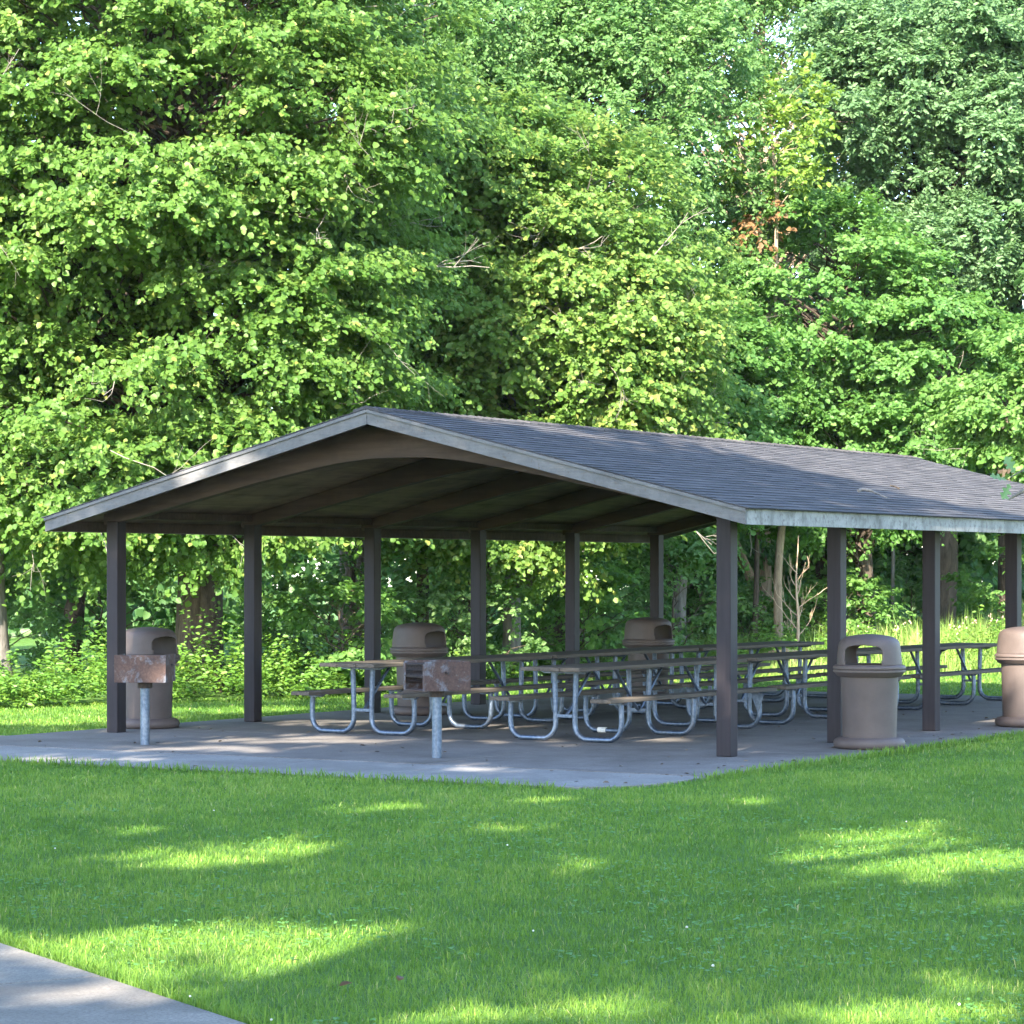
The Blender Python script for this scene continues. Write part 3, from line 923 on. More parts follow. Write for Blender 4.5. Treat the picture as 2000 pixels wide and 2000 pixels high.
make_tree('linden_tree', 'smaller yellow-green linden rising behind the middle of the roof with bare grey twigs', (0.0, 44.0), straight(8.6, (0.5,0.1), 0.08, 3), 0.16,
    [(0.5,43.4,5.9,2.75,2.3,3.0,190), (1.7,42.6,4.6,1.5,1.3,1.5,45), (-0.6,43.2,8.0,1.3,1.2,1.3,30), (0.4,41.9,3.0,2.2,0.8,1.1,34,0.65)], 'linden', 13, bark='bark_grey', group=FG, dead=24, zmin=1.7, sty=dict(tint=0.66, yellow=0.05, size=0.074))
make_tree('elm_tree', 'tall soft blue-green elm with drooping fine foliage behind the middle linden', (0.9, 51.0), straight(14, (0.2,0), 0.12, 4), 0.28,
    [(-0.6,50.0,11.4,2.6,2.3,3.4,120), (2.0,49.8,9.4,2.9,2.4,3.2,150), (0.9,49.6,5.6,2.6,2.0,2.6,70)], 'elm', 14, group=FG, dead=3, padr=0.75, zmin=2.4)
make_tree('maple_tree', 'mid-green maple with large leaves standing right of the ridge end', (6.7, 50.8), straight(8.6, (-0.3,0), 0.1, 5), 0.2,
    [(5.6,49.8,6.5,2.0,1.8,2.2,90), (7.4,49.6,5.6,1.5,1.5,2.0,60), (6.0,49.4,3.9,2.2,1.6,1.3,60)], 'maple', 15, group=FG, dead=4, zmin=2.4, padr=0.72)
make_tree('oak_tree', 'blue-green oak in round leafy masses at the upper right', (8.4, 54.0), straight(13, (0,0), 0.1, 6), 0.34,
    oak_lumps(), 'oak', 16, group=FG, dead=5, zmin=4.0, shell=0.75, back=0.3)
make_tree('tall_tree', 'tall airy tree with a straight tan trunk against the blue sky gaps', (5.3, 57.0), straight(17, (0.05,0), 0.06, 7), 0.18,
    [(3.6,56.6,13.2,1.9,1.5,2.2,44), (6.9,57.2,15.2,2.4,1.7,1.8,36), (5.0,57.2,16.2,2.6,1.7,1.6,44), (8.6,57.6,13.2,1.6,1.4,2.0,30), (6.2,57.4,13.4,2.0,1.2,1.6,34,0.55), (4.6,57.4,14.6,2.0,1.2,1.4,30,0.55), (7.4,57.4,11.9,1.3,1.0,1.7,24,0.5), (6.5,56.2,10.0,0.9,0.6,0.9,15,0.45)], 'elm', 17, bark='bark_tan', group=FG, zmin=8, padr=0.75, drop=1.1, limb_k=0.5)
make_tree('young_tree', 'slim young tree with yellow-green top below the tan trunk', (4.8, 48.9), straight(10.0, (-0.1,0), 0.05, 8), 0.09,
    [(4.7,48.9,9.2,1.0,0.7,0.9,13,0.5), (5.1,49.0,10.1,0.5,0.5,0.5,4,0.4)], 'yellow', 18, bark='bark_tan', group=FG, zmin=6, sty=dict(sprays=13, leaves=10, size=0.095, jit=0.6))
make_tree('withered_tree', 'small withered tree with hanging orange-brown leaves between the green crowns', (4.35, 49.1), straight(8.2, (0.1,0), 0.05, 9), 0.06,
    [(4.4,49.0,7.95,0.5,0.3,0.28,6,0.33)], 'yellow', 19, bark='bark', group=FG, zmin=5, sty=dict(mat='rustleaf', hang=-0.9, size=0.10, sprays=6, leaves=6))
make_tree('maple_tree', 'small bright maple leaning in from the right border of the view', (9.6, 46.0), straight(5.6, (-0.4,0), 0.1, 10), 0.11,
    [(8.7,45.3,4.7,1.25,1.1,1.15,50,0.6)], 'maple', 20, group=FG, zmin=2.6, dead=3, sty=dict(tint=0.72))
make_tree('pine_tree', 'tall dark bare trunk with a high crown at the right border of the view', (9.95, 54.6), straight(15, (0.15,0), 0.05, 11), 0.24,
    [(10.2,55.5,13.8,2.2,1.9,2.0,45)], 'dark', 21, group=FG, zmin=9)
make_tree('ash_tree', 'leaning tan trunk with a small leafy head behind the near right post', (5.2, 52.6), [(0,0,0),(-0.25,0,0.7),(-0.62,0,1.7),(-1.0,0,2.6),(-1.5,0,3.8)], 0.16,
    [(3.6,52.0,4.6,1.7,1.3,1.5,55,0.6)], 'maple', 22, bark='bark_tan', group=FG, zmin=2.6)
make_tree('elm_tree', 'soft green elm filling the wood above the left end of the ridge', (-2.6, 49.5), straight(14, (0.3,0), 0.1, 12), 0.26,
    [(-2.6,48.6,9.6,2.6,2.2,3.8,110)], 'elm', 23, group=FG, zmin=3, padr=0.8, sty=dict(tint=0.45))
make_tree('linden_tree', 'low leafy linden behind the far left posts of the pavilion', (-1.5, 43.8), straight(8.8, (0.1,0.1), 0.08, 13), 0.12,
    [(-1.6,42.9,4.2,1.9,1.3,1.8,55,0.7), (-1.3,43.9,6.9,1.7,1.3,2.2,70,0.7)], 'linden', 24, group=FG, zmin=2.0, dead=10, sty=dict(tint=0.5))
make_tree('maple_tree', 'leafy maple seen between the far pavilion posts', (3.0, 48.6), straight(6.5, (0.1,0), 0.08, 14), 0.15,
    [(2.9,47.9,4.3,2.2,1.5,2.1,85,0.7)], 'maple', 25, bark='bark_grey', group=FG, zmin=1.7, dead=3)

# deeper trees: three kinds, copied
BGG = 'deep green trees further back in the wood'
def bg_tree(seed, h, w, zlo):
    rng = np.random.default_rng(seed)
    return make_tree('wood_tree', 'x', (0, 0), straight(h*0.92, (0.2,0), 0.12, seed), 0.22,
        [(0, 0, (h+zlo)/2, w, w*0.75, (h-zlo)/2, 120)], 'dark', seed, group=BGG, zmin=zlo*0.8, padr=1.0)
kinds = [bg_tree(31, 18, 3.6, 3.0), bg_tree(32, 12.5, 3.0, 2.2), bg_tree(33, 9.5, 2.6, 1.6)]
first = [True]*3
spots = [  # x, y, kind, scale, label
 (-13.5,46,0,1.0,'dark tall wood tree beyond the left border of the view'),
 (-9.6,50,0,1.0,'dark tall wood tree behind the left linden, leftmost in the frame'),
 (-6.2,53,1,1.05,'dark middling wood tree deep behind the thick mossy trunk'),
 (-3.4,58,0,1.1,'dark tall wood tree showing in the shadowed gap at the top of the wood'),
 (-7.6,46.5,2,0.9,'dark low wood tree in the gloom left of the thick mossy trunk'),
 (0.6,60,0,1.0,'dark tall wood tree behind the blue-green elm'),
 (-0.8,53.5,2,1.0,'dark low wood tree behind the pale trunk of the middle linden'),
 (3.9,61,1,1.0,'dark middling wood tree under the tan trunk'),
 (7.6,63,2,1.1,'dark low wood tree below the sky gaps'),
 (3.6,56.5,2,0.8,'dark low wood tree behind the leaning tan trunk'),
 (8.9,58.5,2,0.85,'dark low wood tree in the shade behind the bare sapling and right posts'),
 (11.6,60,0,0.95,'dark tall wood tree behind the blue-green oak'),
 (12.8,52,1,0.95,'dark middling wood tree beyond the right border of the view'),
 (16.5,57,0,1.0,'dark tall wood tree farthest to the right beyond the view'),
 (6.5,59.5,2,0.9,'dark low wood tree behind the mid-green maple'),
]
for i, (x, y, k, s, lab) in enumerate(spots):
    o = kinds[k] if first[k] else copy_tree(kinds[k])
    first[k] = False
    o.location = (x, y, -0.03); o.scale = (s, s, s); o.rotation_euler = (0, 0, (i*0.37) % 0.9 - 0.45)
    o['label'] = lab

def far_wood():
    rng = np.random.default_rng(61)
    n = 52000
    # clumps, densest low down, thinning out upward
    m = 420
    cx_ = rng.uniform(-24, 30, m); cy_ = rng.uniform(70, 80, m); cz = 0.5+8.0*rng.random(m)**1.7
    k = rng.integers(0, m, n)
    Pw = np.stack([cx_[k], cy_[k], cz[k]], 1) + rng.normal(0, 1, (n,3))*np.array([1.1, 0.9, 0.75])
    Pw[:,2] = np.abs(Pw[:,2])
    A = rng.normal(0, 1, (n,3)); N = np.array([0,-0.5,0.7])+rng.normal(0, 0.6, (n,3))
    L = rng.uniform(0.22, 0.42, n)
    tag(leaves('far_wood', Pw, A, N, L, L*0.75, np.clip(rng.normal(0.45,0.16,n),0,1), MAT['dark']), 'dim far depth of the wood behind all the trees', 'wood', kind='stuff')
far_wood()

# understory shrubs
SG = 'shrubs under the trees'
shr = [(-8.3,41.5,1.4,1.2),(-6.6,43.5,1.7,1.4),(-3.0,44.8,1.6,1.2),(-1.0,47.0,1.5,1.3),(1.2,47.5,1.6,1.5),(2.7,50.4,1.5,1.7),(4.3,51.3,1.2,1.0),(5.9,52.2,1.3,1.1),(8.0,54.8,1.4,1.2),(9.8,52.0,1.4,1.7),(4.3,49.8,0.9,0.8),(-2.5,39.4,1.0,1.1),(-0.6,42.6,1.2,1.3),(1.1,44.6,1.1,1.2),(2.7,46.6,1.2,1.5),(5.9,50.0,1.1,1.1)]
labs = ['leafy shrub in the gloom by the left border','leafy shrub left of the thick mossy trunk','leafy shrub behind the second left post','leafy shrub behind the shaded trash can',
 'leafy shrub behind the far left posts','leafy shrub behind the far trash can','leafy shrub behind the near right post','leafy shrub beside the bare sapling','leafy shrub behind the third right post','leafy shrub at the right border behind the tall weeds','low leafy shrub at the foot of the leaning trunk','sunlit shrub behind the third left post','sunlit shrub behind the pale middle trunk, left of the far posts','sunlit shrub directly behind the fifth left post','sunlit shrub behind the sixth left post','sunlit shrub between the near right post and the bare sapling']
for i, ((x, y, w, h), lab) in enumerate(zip(shr, labs)):
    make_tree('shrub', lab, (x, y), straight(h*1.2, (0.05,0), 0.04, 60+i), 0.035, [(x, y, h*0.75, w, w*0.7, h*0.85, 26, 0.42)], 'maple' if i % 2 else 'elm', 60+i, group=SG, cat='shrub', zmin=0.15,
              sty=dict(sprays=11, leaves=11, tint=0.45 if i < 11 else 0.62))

# bare dead sapling in the meadow, behind the right posts
def sapling():
    root = empty('bare_sapling', (5.0, 47.8, -0.03)); tag(root, 'bare leafless beige sapling standing in the tall grass', 'sapling')
    rng = np.random.default_rng(3)
    mb = MB(); h = 1.95
    sp = [Vector((0.02*math.sin(i), 0, 0.45+h*i/8)) for i in range(9)]; sp = [Vector((0.0,0,-0.02))]+sp
    mb.tube(sp, [0.034*(1-0.8*i/9) for i in range(10)], 8)
    tr = mb.build('trunk', MAT['dead'], root, smooth=True)
    mb = MB()
    for i in range(11):
        z = 0.5+ (i/11)*1.35; s = 1 if i % 2 else -1
        twig_tree(mb, (0,0,z), (s*rng.uniform(0.5,0.95), rng.uniform(-0.5,0.5), rng.uniform(0.5,0.9)), rng.uniform(0.3,0.55)*(1.15-0.4*i/11), 0.011, 2, rng, 0.3, 0.5)
    mb.build('branches', MAT['dead'], root)
sapling()

# thin pole trunk and stump-like rocks
def small_bits():
    mb = MB(); mb.tube(smooth_path(straight(7, (0.1,0), 0.05, 90), 3), 0.035, 8)
    root = empty('thin_tree', (7.55, 54.0, -0.03)); tag(root, 'thin pale pole-like young tree between the second and third right posts', 'tree', FG)
    mb.build('trunk', MAT['bark_grey'], root, smooth=True)
    rng = np.random.default_rng(91)
    pads = ellipsoid_pads(rng, (0,0,6.2,0.9,0.7,0.9), 14, 0.5)
    C = np.array([p[0] for p in pads]); Rr = np.array([p[1] for p in pads]); O = np.array([p[2] for p in pads])
    Pb,A,N,L,Wd,ti,_ = crown_points(rng, (C,Rr,O), dict(STY['maple'], sprays=8, leaves=8))
    leaves('crown', Pb,A,N,L,Wd,ti, MAT['maple'], root)
    for (x, y, s, lab) in ((4.75, 47.2, 0.28, 'pinkish boulder at the foot of the bare sapling'), (7.6, 48.9, 0.22, 'small reddish rock among the tall weeds behind the third right post')):
        import bmesh
        bm = bmesh.new(); bmesh.ops.create_icosphere(bm, subdivisions=3, radius=1)
        r2 = np.random.default_rng(int(x*10))
        k = r2.normal(0, 1, (6,3))
        for v in bm.verts:
            q = 1+sum(0.07*math.sin(2.2*(v.co.x*a+v.co.y*b+v.co.z*c)) for a,b,c in k)
            v.co = v.co*q; v.co.x *= s*1.5; v.co.y *= s; v.co.z = v.co.z*s*0.9
        me = bpy.data.meshes.new('boulder'); bm.to_mesh(me); bm.free()
        o = bpy.data.objects.new('boulder', me); COL.objects.link(o); me.materials.append(MAT['dead'])
        o.location = (x, y, 0.40 if s > 0.25 else 0.62); 
        o.location.z = s*0.55
        for p in me.polygons: p.use_smooth = True
        tag(o, lab, 'rock')
small_bits()

# ------------------------------------------------------------------ undergrowth and meadow
def edge_y(x):
    """front edge of the wild growth"""
    return np.interp(x, [-14, -6.5, -2.6, 0.3, 4.0, 8.5, 16], [33.0, 34.6, 37.6, 43.5, 46.2, 46.8, 47.5])

def undergrowth():
    rng = np.random.default_rng(41)
    n = 2400
    x = rng.uniform(-12, 13.0, n); y = edge_y(x) + np.abs(rng.normal(0, 2.0, n)) + 0.15
    kk = rng.random(n) < np.where(x < 2.5, 0.72, 0.38); x = x[kk]; y = y[kk]; n = len(x)
    pk = 0.36+0.95*(0.5+0.5*np.sin(x*2.3+1.1)*np.sin(x*0.83+y*0.7))
    h = np.clip(rng.normal(0.56, 0.2, n), 0.15, 1.15)*pk*np.clip(0.45+(y-edge_y(x))*0.9, 0.45, 1.15)
    nl = 36
    k = (np.arange(nl)+1)/nl
    lean = rng.normal(0, 0.12, (n,2))
    p = np.zeros((n, nl, 3))
    hh = h[:,None]*(0.12+0.88*k[None])
    p[:,:,0] = x[:,None] + lean[:,0:1]*hh; p[:,:,1] = y[:,None] + lean[:,1:2]*hh; p[:,:,2] = hh
    a = rng.uniform(0, 2*PI, (n,1)) + np.arange(nl)[None]*2.4
    rad = (1.12-k)[None]*0.10*rng.uniform(0.6, 1.4, (n,1))
    p[:,:,0] += np.cos(a)*rad; p[:,:,1] += np.sin(a)*rad
    q = n*nl
    A = np.stack([np.cos(a), np.sin(a), rng.uniform(-0.35, 0.45, (n,nl))], 2).reshape(-1,3) + rng.normal(0, 0.15, (q,3))
    N = np.array([0,0,1.0]) + rng.normal(0, 0.4, (q,3)) + np.array([0,-0.35,0])
    L = rng.uniform(0.045, 0.11, q)
    ti = np.clip(np.repeat(rng.normal(0.5, 0.13, n), nl) + rng.normal(0, 0.12, q), 0, 1)
    tag(leaves('undergrowth', p.reshape(-1,3), A, N, L, L*0.5, ti, MAT['weed']), 'bright green leafy weeds along the foot of the wood', 'undergrowth', kind='stuff')
undergrowth()

def blades(name, x, y, z, h, w, ti, mat, rng, lean=0.35):
    """bent two-segment blades"""
    n = len(x); a = rng.uniform(0, 2*PI, n)
    side = np.stack([np.cos(a), np.sin(a), np.zeros(n)], 1)
    b = rng.uniform(0, 2*PI, n); l = np.abs(rng.normal(0, lean, n))
    ln = np.stack([np.cos(b)*l, np.sin(b)*l, np.zeros(n)], 1)
    base = np.stack([x, y, z], 1)
    up = np.array([0,0,1.0])
    mid = base + ln*(h*0.4)[:,None] + up*(h*0.55)[:,None]
    tip = base + ln*(h*1.15)[:,None] + up*(h*np.clip(1-0.35*l, 0.3, 1))[:,None]
    s = side*(w*0.5)[:,None]
    V = np.stack([base-s, base+s, mid+s*0.8, mid-s*0.8, tip], 1)
    i = np.arange(n)[:,None]*5
    F1 = np.concatenate([i, i+1, i+2, i+3], 1); 
    F2 = np.concatenate([i+3, i+2, i+4, i+4], 1)
    # triangles as two faces: quad split + tip triangle, all triangles
    T = np.concatenate([np.concatenate([i, i+1, i+2], 1), np.concatenate([i, i+2, i+3], 1), np.concatenate([i+3, i+2, i+4], 1)], 0)
    return np_mesh(name, V.reshape(-1,3), T, mat, np.concatenate([ti, ti, ti]))

def meadow():
    rng = np.random.default_rng(43)
    n = 95000
    x = rng.uniform(1.0, 14, n); y = edge_y(x) + rng.uniform(0, 1, n)**1.2*6.5
    k = (x-1)/9
    h = np.clip(rng.normal(0.36, 0.14, n), 0.10, 0.8)*(0.65+0.75*np.clip(k, 0, 1.2))*np.clip(0.45+(y-edge_y(x))*0.5, 0.45, 1.3)
    nz = np.sin(x*2.1+y*1.3)+np.sin(x*0.9-y*2.2)
    ti = np.clip(0.5+0.12*nz+rng.normal(0, 0.16, n), 0, 1)
    tag(blades('meadow', x, y, np.full(n, -0.03), h, rng.uniform(0.012, 0.030, n), ti, MAT['meadow'], rng, 0.35), 'tall sunlit yellow-green grass behind the pavilion', 'tall grass', kind='stuff')
    # flowering weeds rising out of it
    spots = [(6.9,48.4,0.95),(7.35,48.6,0.75),(8.6,48.4,1.0),(8.9,48.7,1.35),(9.15,48.5,1.3),(6.3,48.5,0.8),(9.6,48.8,1.15),(8.2,48.9,0.95),(5.9,48.6,0.7),(7.9,48.5,0.8)]
    for i, (x0, y0, h0) in enumerate(spots):
        root = empty('tall_weed', (x0, y0, -0.03))
        tag(root, 'upright branching weed with pale seed heads rising out of the sunlit grass', 'weed', 'seeding weeds in the tall grass')
        mb = MB(); tips = []
        r2 = np.random.default_rng(200+i)
        for s in range(5):
            a = r2.uniform(0, 2*PI); sp = r2.uniform(0.05, 0.2)*h0
            top = Vector((math.cos(a)*sp, math.sin(a)*sp, h0*r2.uniform(0.75, 1.0)))
            pts = [Vector((0,0,0)), top*0.5+Vector((0,0,0.05)), top]
            mb.tube(pts, [0.008,0.006,0.004], 5); tips.append(top)
        mb.build('stem', MAT['meadow'], root)
        ps = []
        for t in tips:
            for f in np.linspace(0.3, 1.0, 14): ps.append(np.array(t)*f + r2.normal(0, 0.012, 3))
        ps = np.array(ps); q = len(ps)
        leaves('foliage', ps, r2.normal(0,1,(q,3))*np.array([1,1,0.4])+np.array([0,0,0.3]), np.array([0,-0.3,1.0])+r2.normal(0,0.4,(q,3)), r2.uniform(0.06,0.11,q), r2.uniform(0.02,0.04,q), r2.uniform(0.3,0.9,q), MAT['weed'], root)
        mb = MB()
        for t in tips:
            for k_ in range(3):
                c = t + Vector(r2.normal(0, 0.02, 3)); mb.lathe([(0,-0.02),(0.010,-0.008),(0.012,0.008),(0,0.024)], 7, M=Matrix.Translation(c))
        mb.build('seed_head', MAT['dead'], root)
meadow()

# ------------------------------------------------------------------ lawn
def on_hard(x, y):
    p = np.stack([x, y], 1) - ORG
    lx = p @ ex; ly = p @ dy
    slab = (lx > -FLOOR_W1) & (lx < 1.0) & (ly > -2.3) & (ly < FLOOR_T1)
    walk = (lx > -17) & (lx < 0.62) & (ly > -3.88) & (ly <= -2.3)
    corner = (lx >= 0.62) & (lx < 1.0) & (ly > -2.85-0.95*np.sqrt(np.clip(1-((lx-0.3)/0.7)**2, 0, 1))) & (ly <= -2.3)
    strip = (lx <= -7.95) & (lx > -17) & (ly > -2.3) & (ly < -1.05)
    q = np.stack([x, y], 1) - PATH_A
    dn = q @ PATH_N; al = q @ PATH_D
    path = (dn > 0.0) & (dn < 1.6) & (np.abs(al) < 14)
    return slab | walk | corner | strip | path

def vnoise(x, y, s, seed):
    rng = np.random.default_rng(seed); g = rng.random((64, 64))
    u, v = x*s, y*s
    i, j = np.floor(u).astype(int), np.floor(v).astype(int); fu, fv = u-i, v-j
    fu = fu*fu*(3-2*fu); fv = fv*fv*(3-2*fv)
    def at(a, b): return g[a % 64, b % 64]
    return (at(i,j)*(1-fu)*(1-fv) + at(i+1,j)*fu*(1-fv) + at(i,j+1)*(1-fu)*fv + at(i+1,j+1)*fu*fv)

def lawn():
    rng = np.random.default_rng(51)
    X = []; Y = []
    # density falls with distance from the place the lawn is looked at from
    for y0, y1, dens in ((7.0,8.8,3000),(8.8,11,4600),(11,13,4000),(13,16,3300),(16,20,2500),(20,25,1900),(25,31,1100),(31,38,700),(38,48,330)):
        hw = lambda yy: 0.215*yy+2.6
        A = (y1-y0)*2*hw(y1); n = int(A*dens)
        xx = rng.uniform(-hw(y1), hw(y1), n); yy = rng.uniform(y0, y1, n)
        k = np.abs(xx) < hw(yy)
        X.append(xx[k]); Y.append(yy[k])
    x = np.concatenate(X); y = np.concatenate(Y)
    ok = ~on_hard(x, y) & (y < edge_y(x)+1.0)
    # nothing hidden behind the pavilion floor far right needs blades
    x = x[ok]; y = y[ok]; n = len(x)
    cl = vnoise(x, y, 2.2, 1)*0.5 + vnoise(x, y, 6.5, 2)*0.5
    big = vnoise(x, y, 0.7, 3)
    h = (0.026 + 0.024*cl + 0.009*big)*rng.uniform(0.45, 1.2, n)
    tall = rng.random(n) < 0.01; h[tall] *= 1.7
    w = np.clip(0.0030*(y/10.5), 0.003, 0.012)*rng.uniform(0.7, 1.5, n)
    fine = vnoise(x, y, 14.0, 5)
    ti = np.clip(0.40 + 0.5*(cl-0.5) + 0.4*(big-0.5) + 0.25*(fine-0.5) + rng.normal(0, 0.16, n), 0, 0.93)
    st = rng.random(n) < 0.022; ti[st] = rng.uniform(0.93, 1.0, st.sum())
    tag(blades('lawn', x, y, np.full(n, -0.03), h, w, ti, MAT['grass'], rng, 0.75), 'mown green lawn grass in front of the pavilion', 'grass', kind='stuff')
    # taller uncut fringe along pavement edges
    m = 9000
    fx = []; fy = []
    al = rng.uniform(-6, 6, m//2); o_ = -np.abs(rng.normal(0, 0.05, m//2))-0.005
    q = PATH_A + PATH_D*al[:,None] + PATH_N*o_[:,None]; fx.append(q[:,0]); fy.append(q[:,1])
    lx = rng.uniform(-12, 0.5, m//4); q = ORG + ex*lx[:,None] + dy*(-3.89-np.abs(rng.normal(0, 0.06, m//4)))[:,None]; fx.append(q[:,0]); fy.append(q[:,1])
    ly = rng.uniform(-2.6, 8, m//4); q = ORG + ex*(1.01+np.abs(rng.normal(0, 0.06, m//4)))[:,None] + dy*ly[:,None]; fx.append(q[:,0]); fy.append(q[:,1])
    fx = np.concatenate(fx); fy = np.concatenate(fy); m = len(fx)
    tag(blades('grass_fringe', fx, fy, np.full(m, -0.03), rng.uniform(0.05, 0.115, m), np.clip(0.004*(fy/10.5), 0.004, 0.011), np.clip(rng.normal(0.45, 0.16, m), 0, 1), MAT['grass'], rng, 0.6), 'longer uncut grass along the concrete edges', 'grass', kind='stuff')
    # clover: little leaflets lying in the sward
    m = 9000
    yy = 9.2+11*rng.random(m)**1.5; xx = rng.uniform(-1, 1, m)*(0.2*yy+0.6)
    k = (~on_hard(xx, yy)) & (vnoise(xx, yy, 0.9, 7)*0.6+vnoise(xx, yy, 3.1, 8)*0.4 > 0.52); xx = xx[k]; yy = yy[k]; m = len(xx)
    c = np.stack([xx, yy, rng.uniform(0.0, 0.028, m)], 1); c = np.repeat(c, 3, 0); q = len(c)
    a = np.repeat(rng.uniform(0, 2*PI, m), 3) + np.tile([0, 2.1, 4.2], m)
    A = np.stack([np.cos(a), np.sin(a), rng.uniform(-0.2, 0.4, q)], 1); N = np.array([0,0,1.0])+rng.normal(0, 0.3, (q,3))
    L = rng.uniform(0.012, 0.021, q)
    tag(leaves('clover', c, A, N, L, L*0.95, np.clip(rng.normal(0.5,0.2,q),0,1), MAT['clover']), 'small clover leaves scattered through the lawn', 'clover', kind='stuff')
    mb = MB(); k = 0
    while k < 10:
        y0 = 9.6+10*rng.random()**1.4; x0 = rng.uniform(-1, 1)*(0.19*y0)
        if on_hard(np.array([x0]), np.array([y0]))[0]: continue
        z = rng.uniform(0.012, 0.03); r = rng.uniform(0.005, 0.007)
        mb.lathe([(0,-r*0.8),(r*0.8,-r*0.5),(r,0),(r*0.75,r*0.7),(0,r)], 8, rng.random(), Matrix.Translation((x0, y0, z)))
        k += 1
    tag(mb.build('clover_flowers', MAT['flower'], tints=True), 'tiny white clover flowers dotted over the lawn', 'flowers', kind='stuff')
lawn()

def litter():
    rng = np.random.default_rng(88)
    n = 260
    t = rng.uniform(-3.8, 12.5, n); w = rng.uniform(-0.9, 7.8, n)
    k = rng.random(n) < 0.45
    w[k] = -0.9+np.abs(rng.normal(0, 0.25, k.sum()))
    p = ORG[None] - ex[None]*w[:,None] + dy[None]*t[:,None]
    Pb = np.concatenate([p, np.full((n,1), 0.006)], 1)
    a = rng.uniform(0, 2*PI, n)
    A = np.stack([np.cos(a), np.sin(a), rng.uniform(0, 0.3, n)], 1); N = np.array([0,0,1.0])+rng.normal(0, 0.25, (n,3))
    L = rng.uniform(0.02, 0.06, n)
    tag(leaves('leaf_litter', Pb, A, N, L, L*0.5, rng.random(n), MAT['litter']), 'scattered dry leaf crumbs on the concrete floor', 'litter', kind='stuff')
litter()

def fallen_leaves():
    for px, py, lab, rz in ((640,1868,'curled orange-brown dead leaf on the lawn, nearer the path',0.3), (752,1858,'folded orange-brown dead leaf on the lawn, farther from the path',1.4)):
        Z = CAM_H*F_PX/(py-HY); X = (px-CX)/F_PX*Z
        o = leaves('fallen_leaf', np.array([[0,0,0.0]]), np.array([[1.0,0,0.25]]), np.array([[0,-0.3,1.0]]), np.array([0.055]), np.array([0.032]), np.array([0.1]), MAT['rustleaf'])
        o.location = (X, Z, 0.018); o.rotation_euler = (0,0,rz)
        sm = o.modifiers.new('thick', 'SOLIDIFY'); sm.thickness = 0.0015
        tag(o, lab, 'leaf')
fallen_leaves()

# ------------------------------------------------------------------ trees outside the frame that shade the lawn
PATCH = [  # sunlit openings: centre and half size, measured on the ground as seen from the camera position
 (370,1618,215,24),(540,1588,120,11),(1690,1612,260,46),(1115,1620,75,15),(170,1800,130,38),(480,1770,330,30),(640,1818,260,22),(330,1860,90,18),
 (1380,1507,125,9),(700,1517,110,8),(1010,1505,90,7),(1250,1915,520,26),(1800,1856,170,22),(1600,1900,420,26),(60,1800,80,22),(150,1880,190,20),(780,1745,90,10),(1000,1690,60,8),(1420,1745,80,10),(1880,1700,90,12),(1150,1860,110,10),(250,1560,90,8),(930,1560,70,7),(880,1905,160,22),
 (560,1397,190,7),(380,1413,150,5),(830,1372,140,5),(60,1357,260,7),(480,1338,220,6),(1010,1400,90,5),(1240,1395,90,5),(900,1450,130,4),(1407,1418,26,9),(1971,1360,110,10),(681,1358,90,5),(560,1364,60,4),(1217,1341,120,5),(1100,1347,60,4),(150,1432,150,5),
]
VMIN = -15.0
def shade_ok(L0, rng):
    """False where the crown has an opening above a sunlit patch"""
    g = L0[:,:2] + LH[None]*(L0[:,2]/TE)[:,None]
    s = g @ LH; v = g @ LN
    keep = (s < 35.2 - 0.4*(v+6.0) + 0.5*np.sin(v*1.3) + 0.4*np.sin(v*3.1+1)) & (v > VMIN + 0.6*np.sin(s*1.1))
    Z = np.maximum(g[:,1], 4.0); px = CX + g[:,0]/Z*F_PX; py = HY + CAM_H*F_PX/Z
    for (a, b, hw, hh) in PATCH:
        d = ((px-a)/hw)**2 + ((py-b)/hh)**2
        wob = 0.25*np.sin(px*0.031+b) + 0.2*np.sin(px*0.083+a)
        keep &= ~(d < 1.0 + wob)
        keep &= ~((d < 2.4 + wob) & (rng.random(len(px)) < 0.5))
    return keep

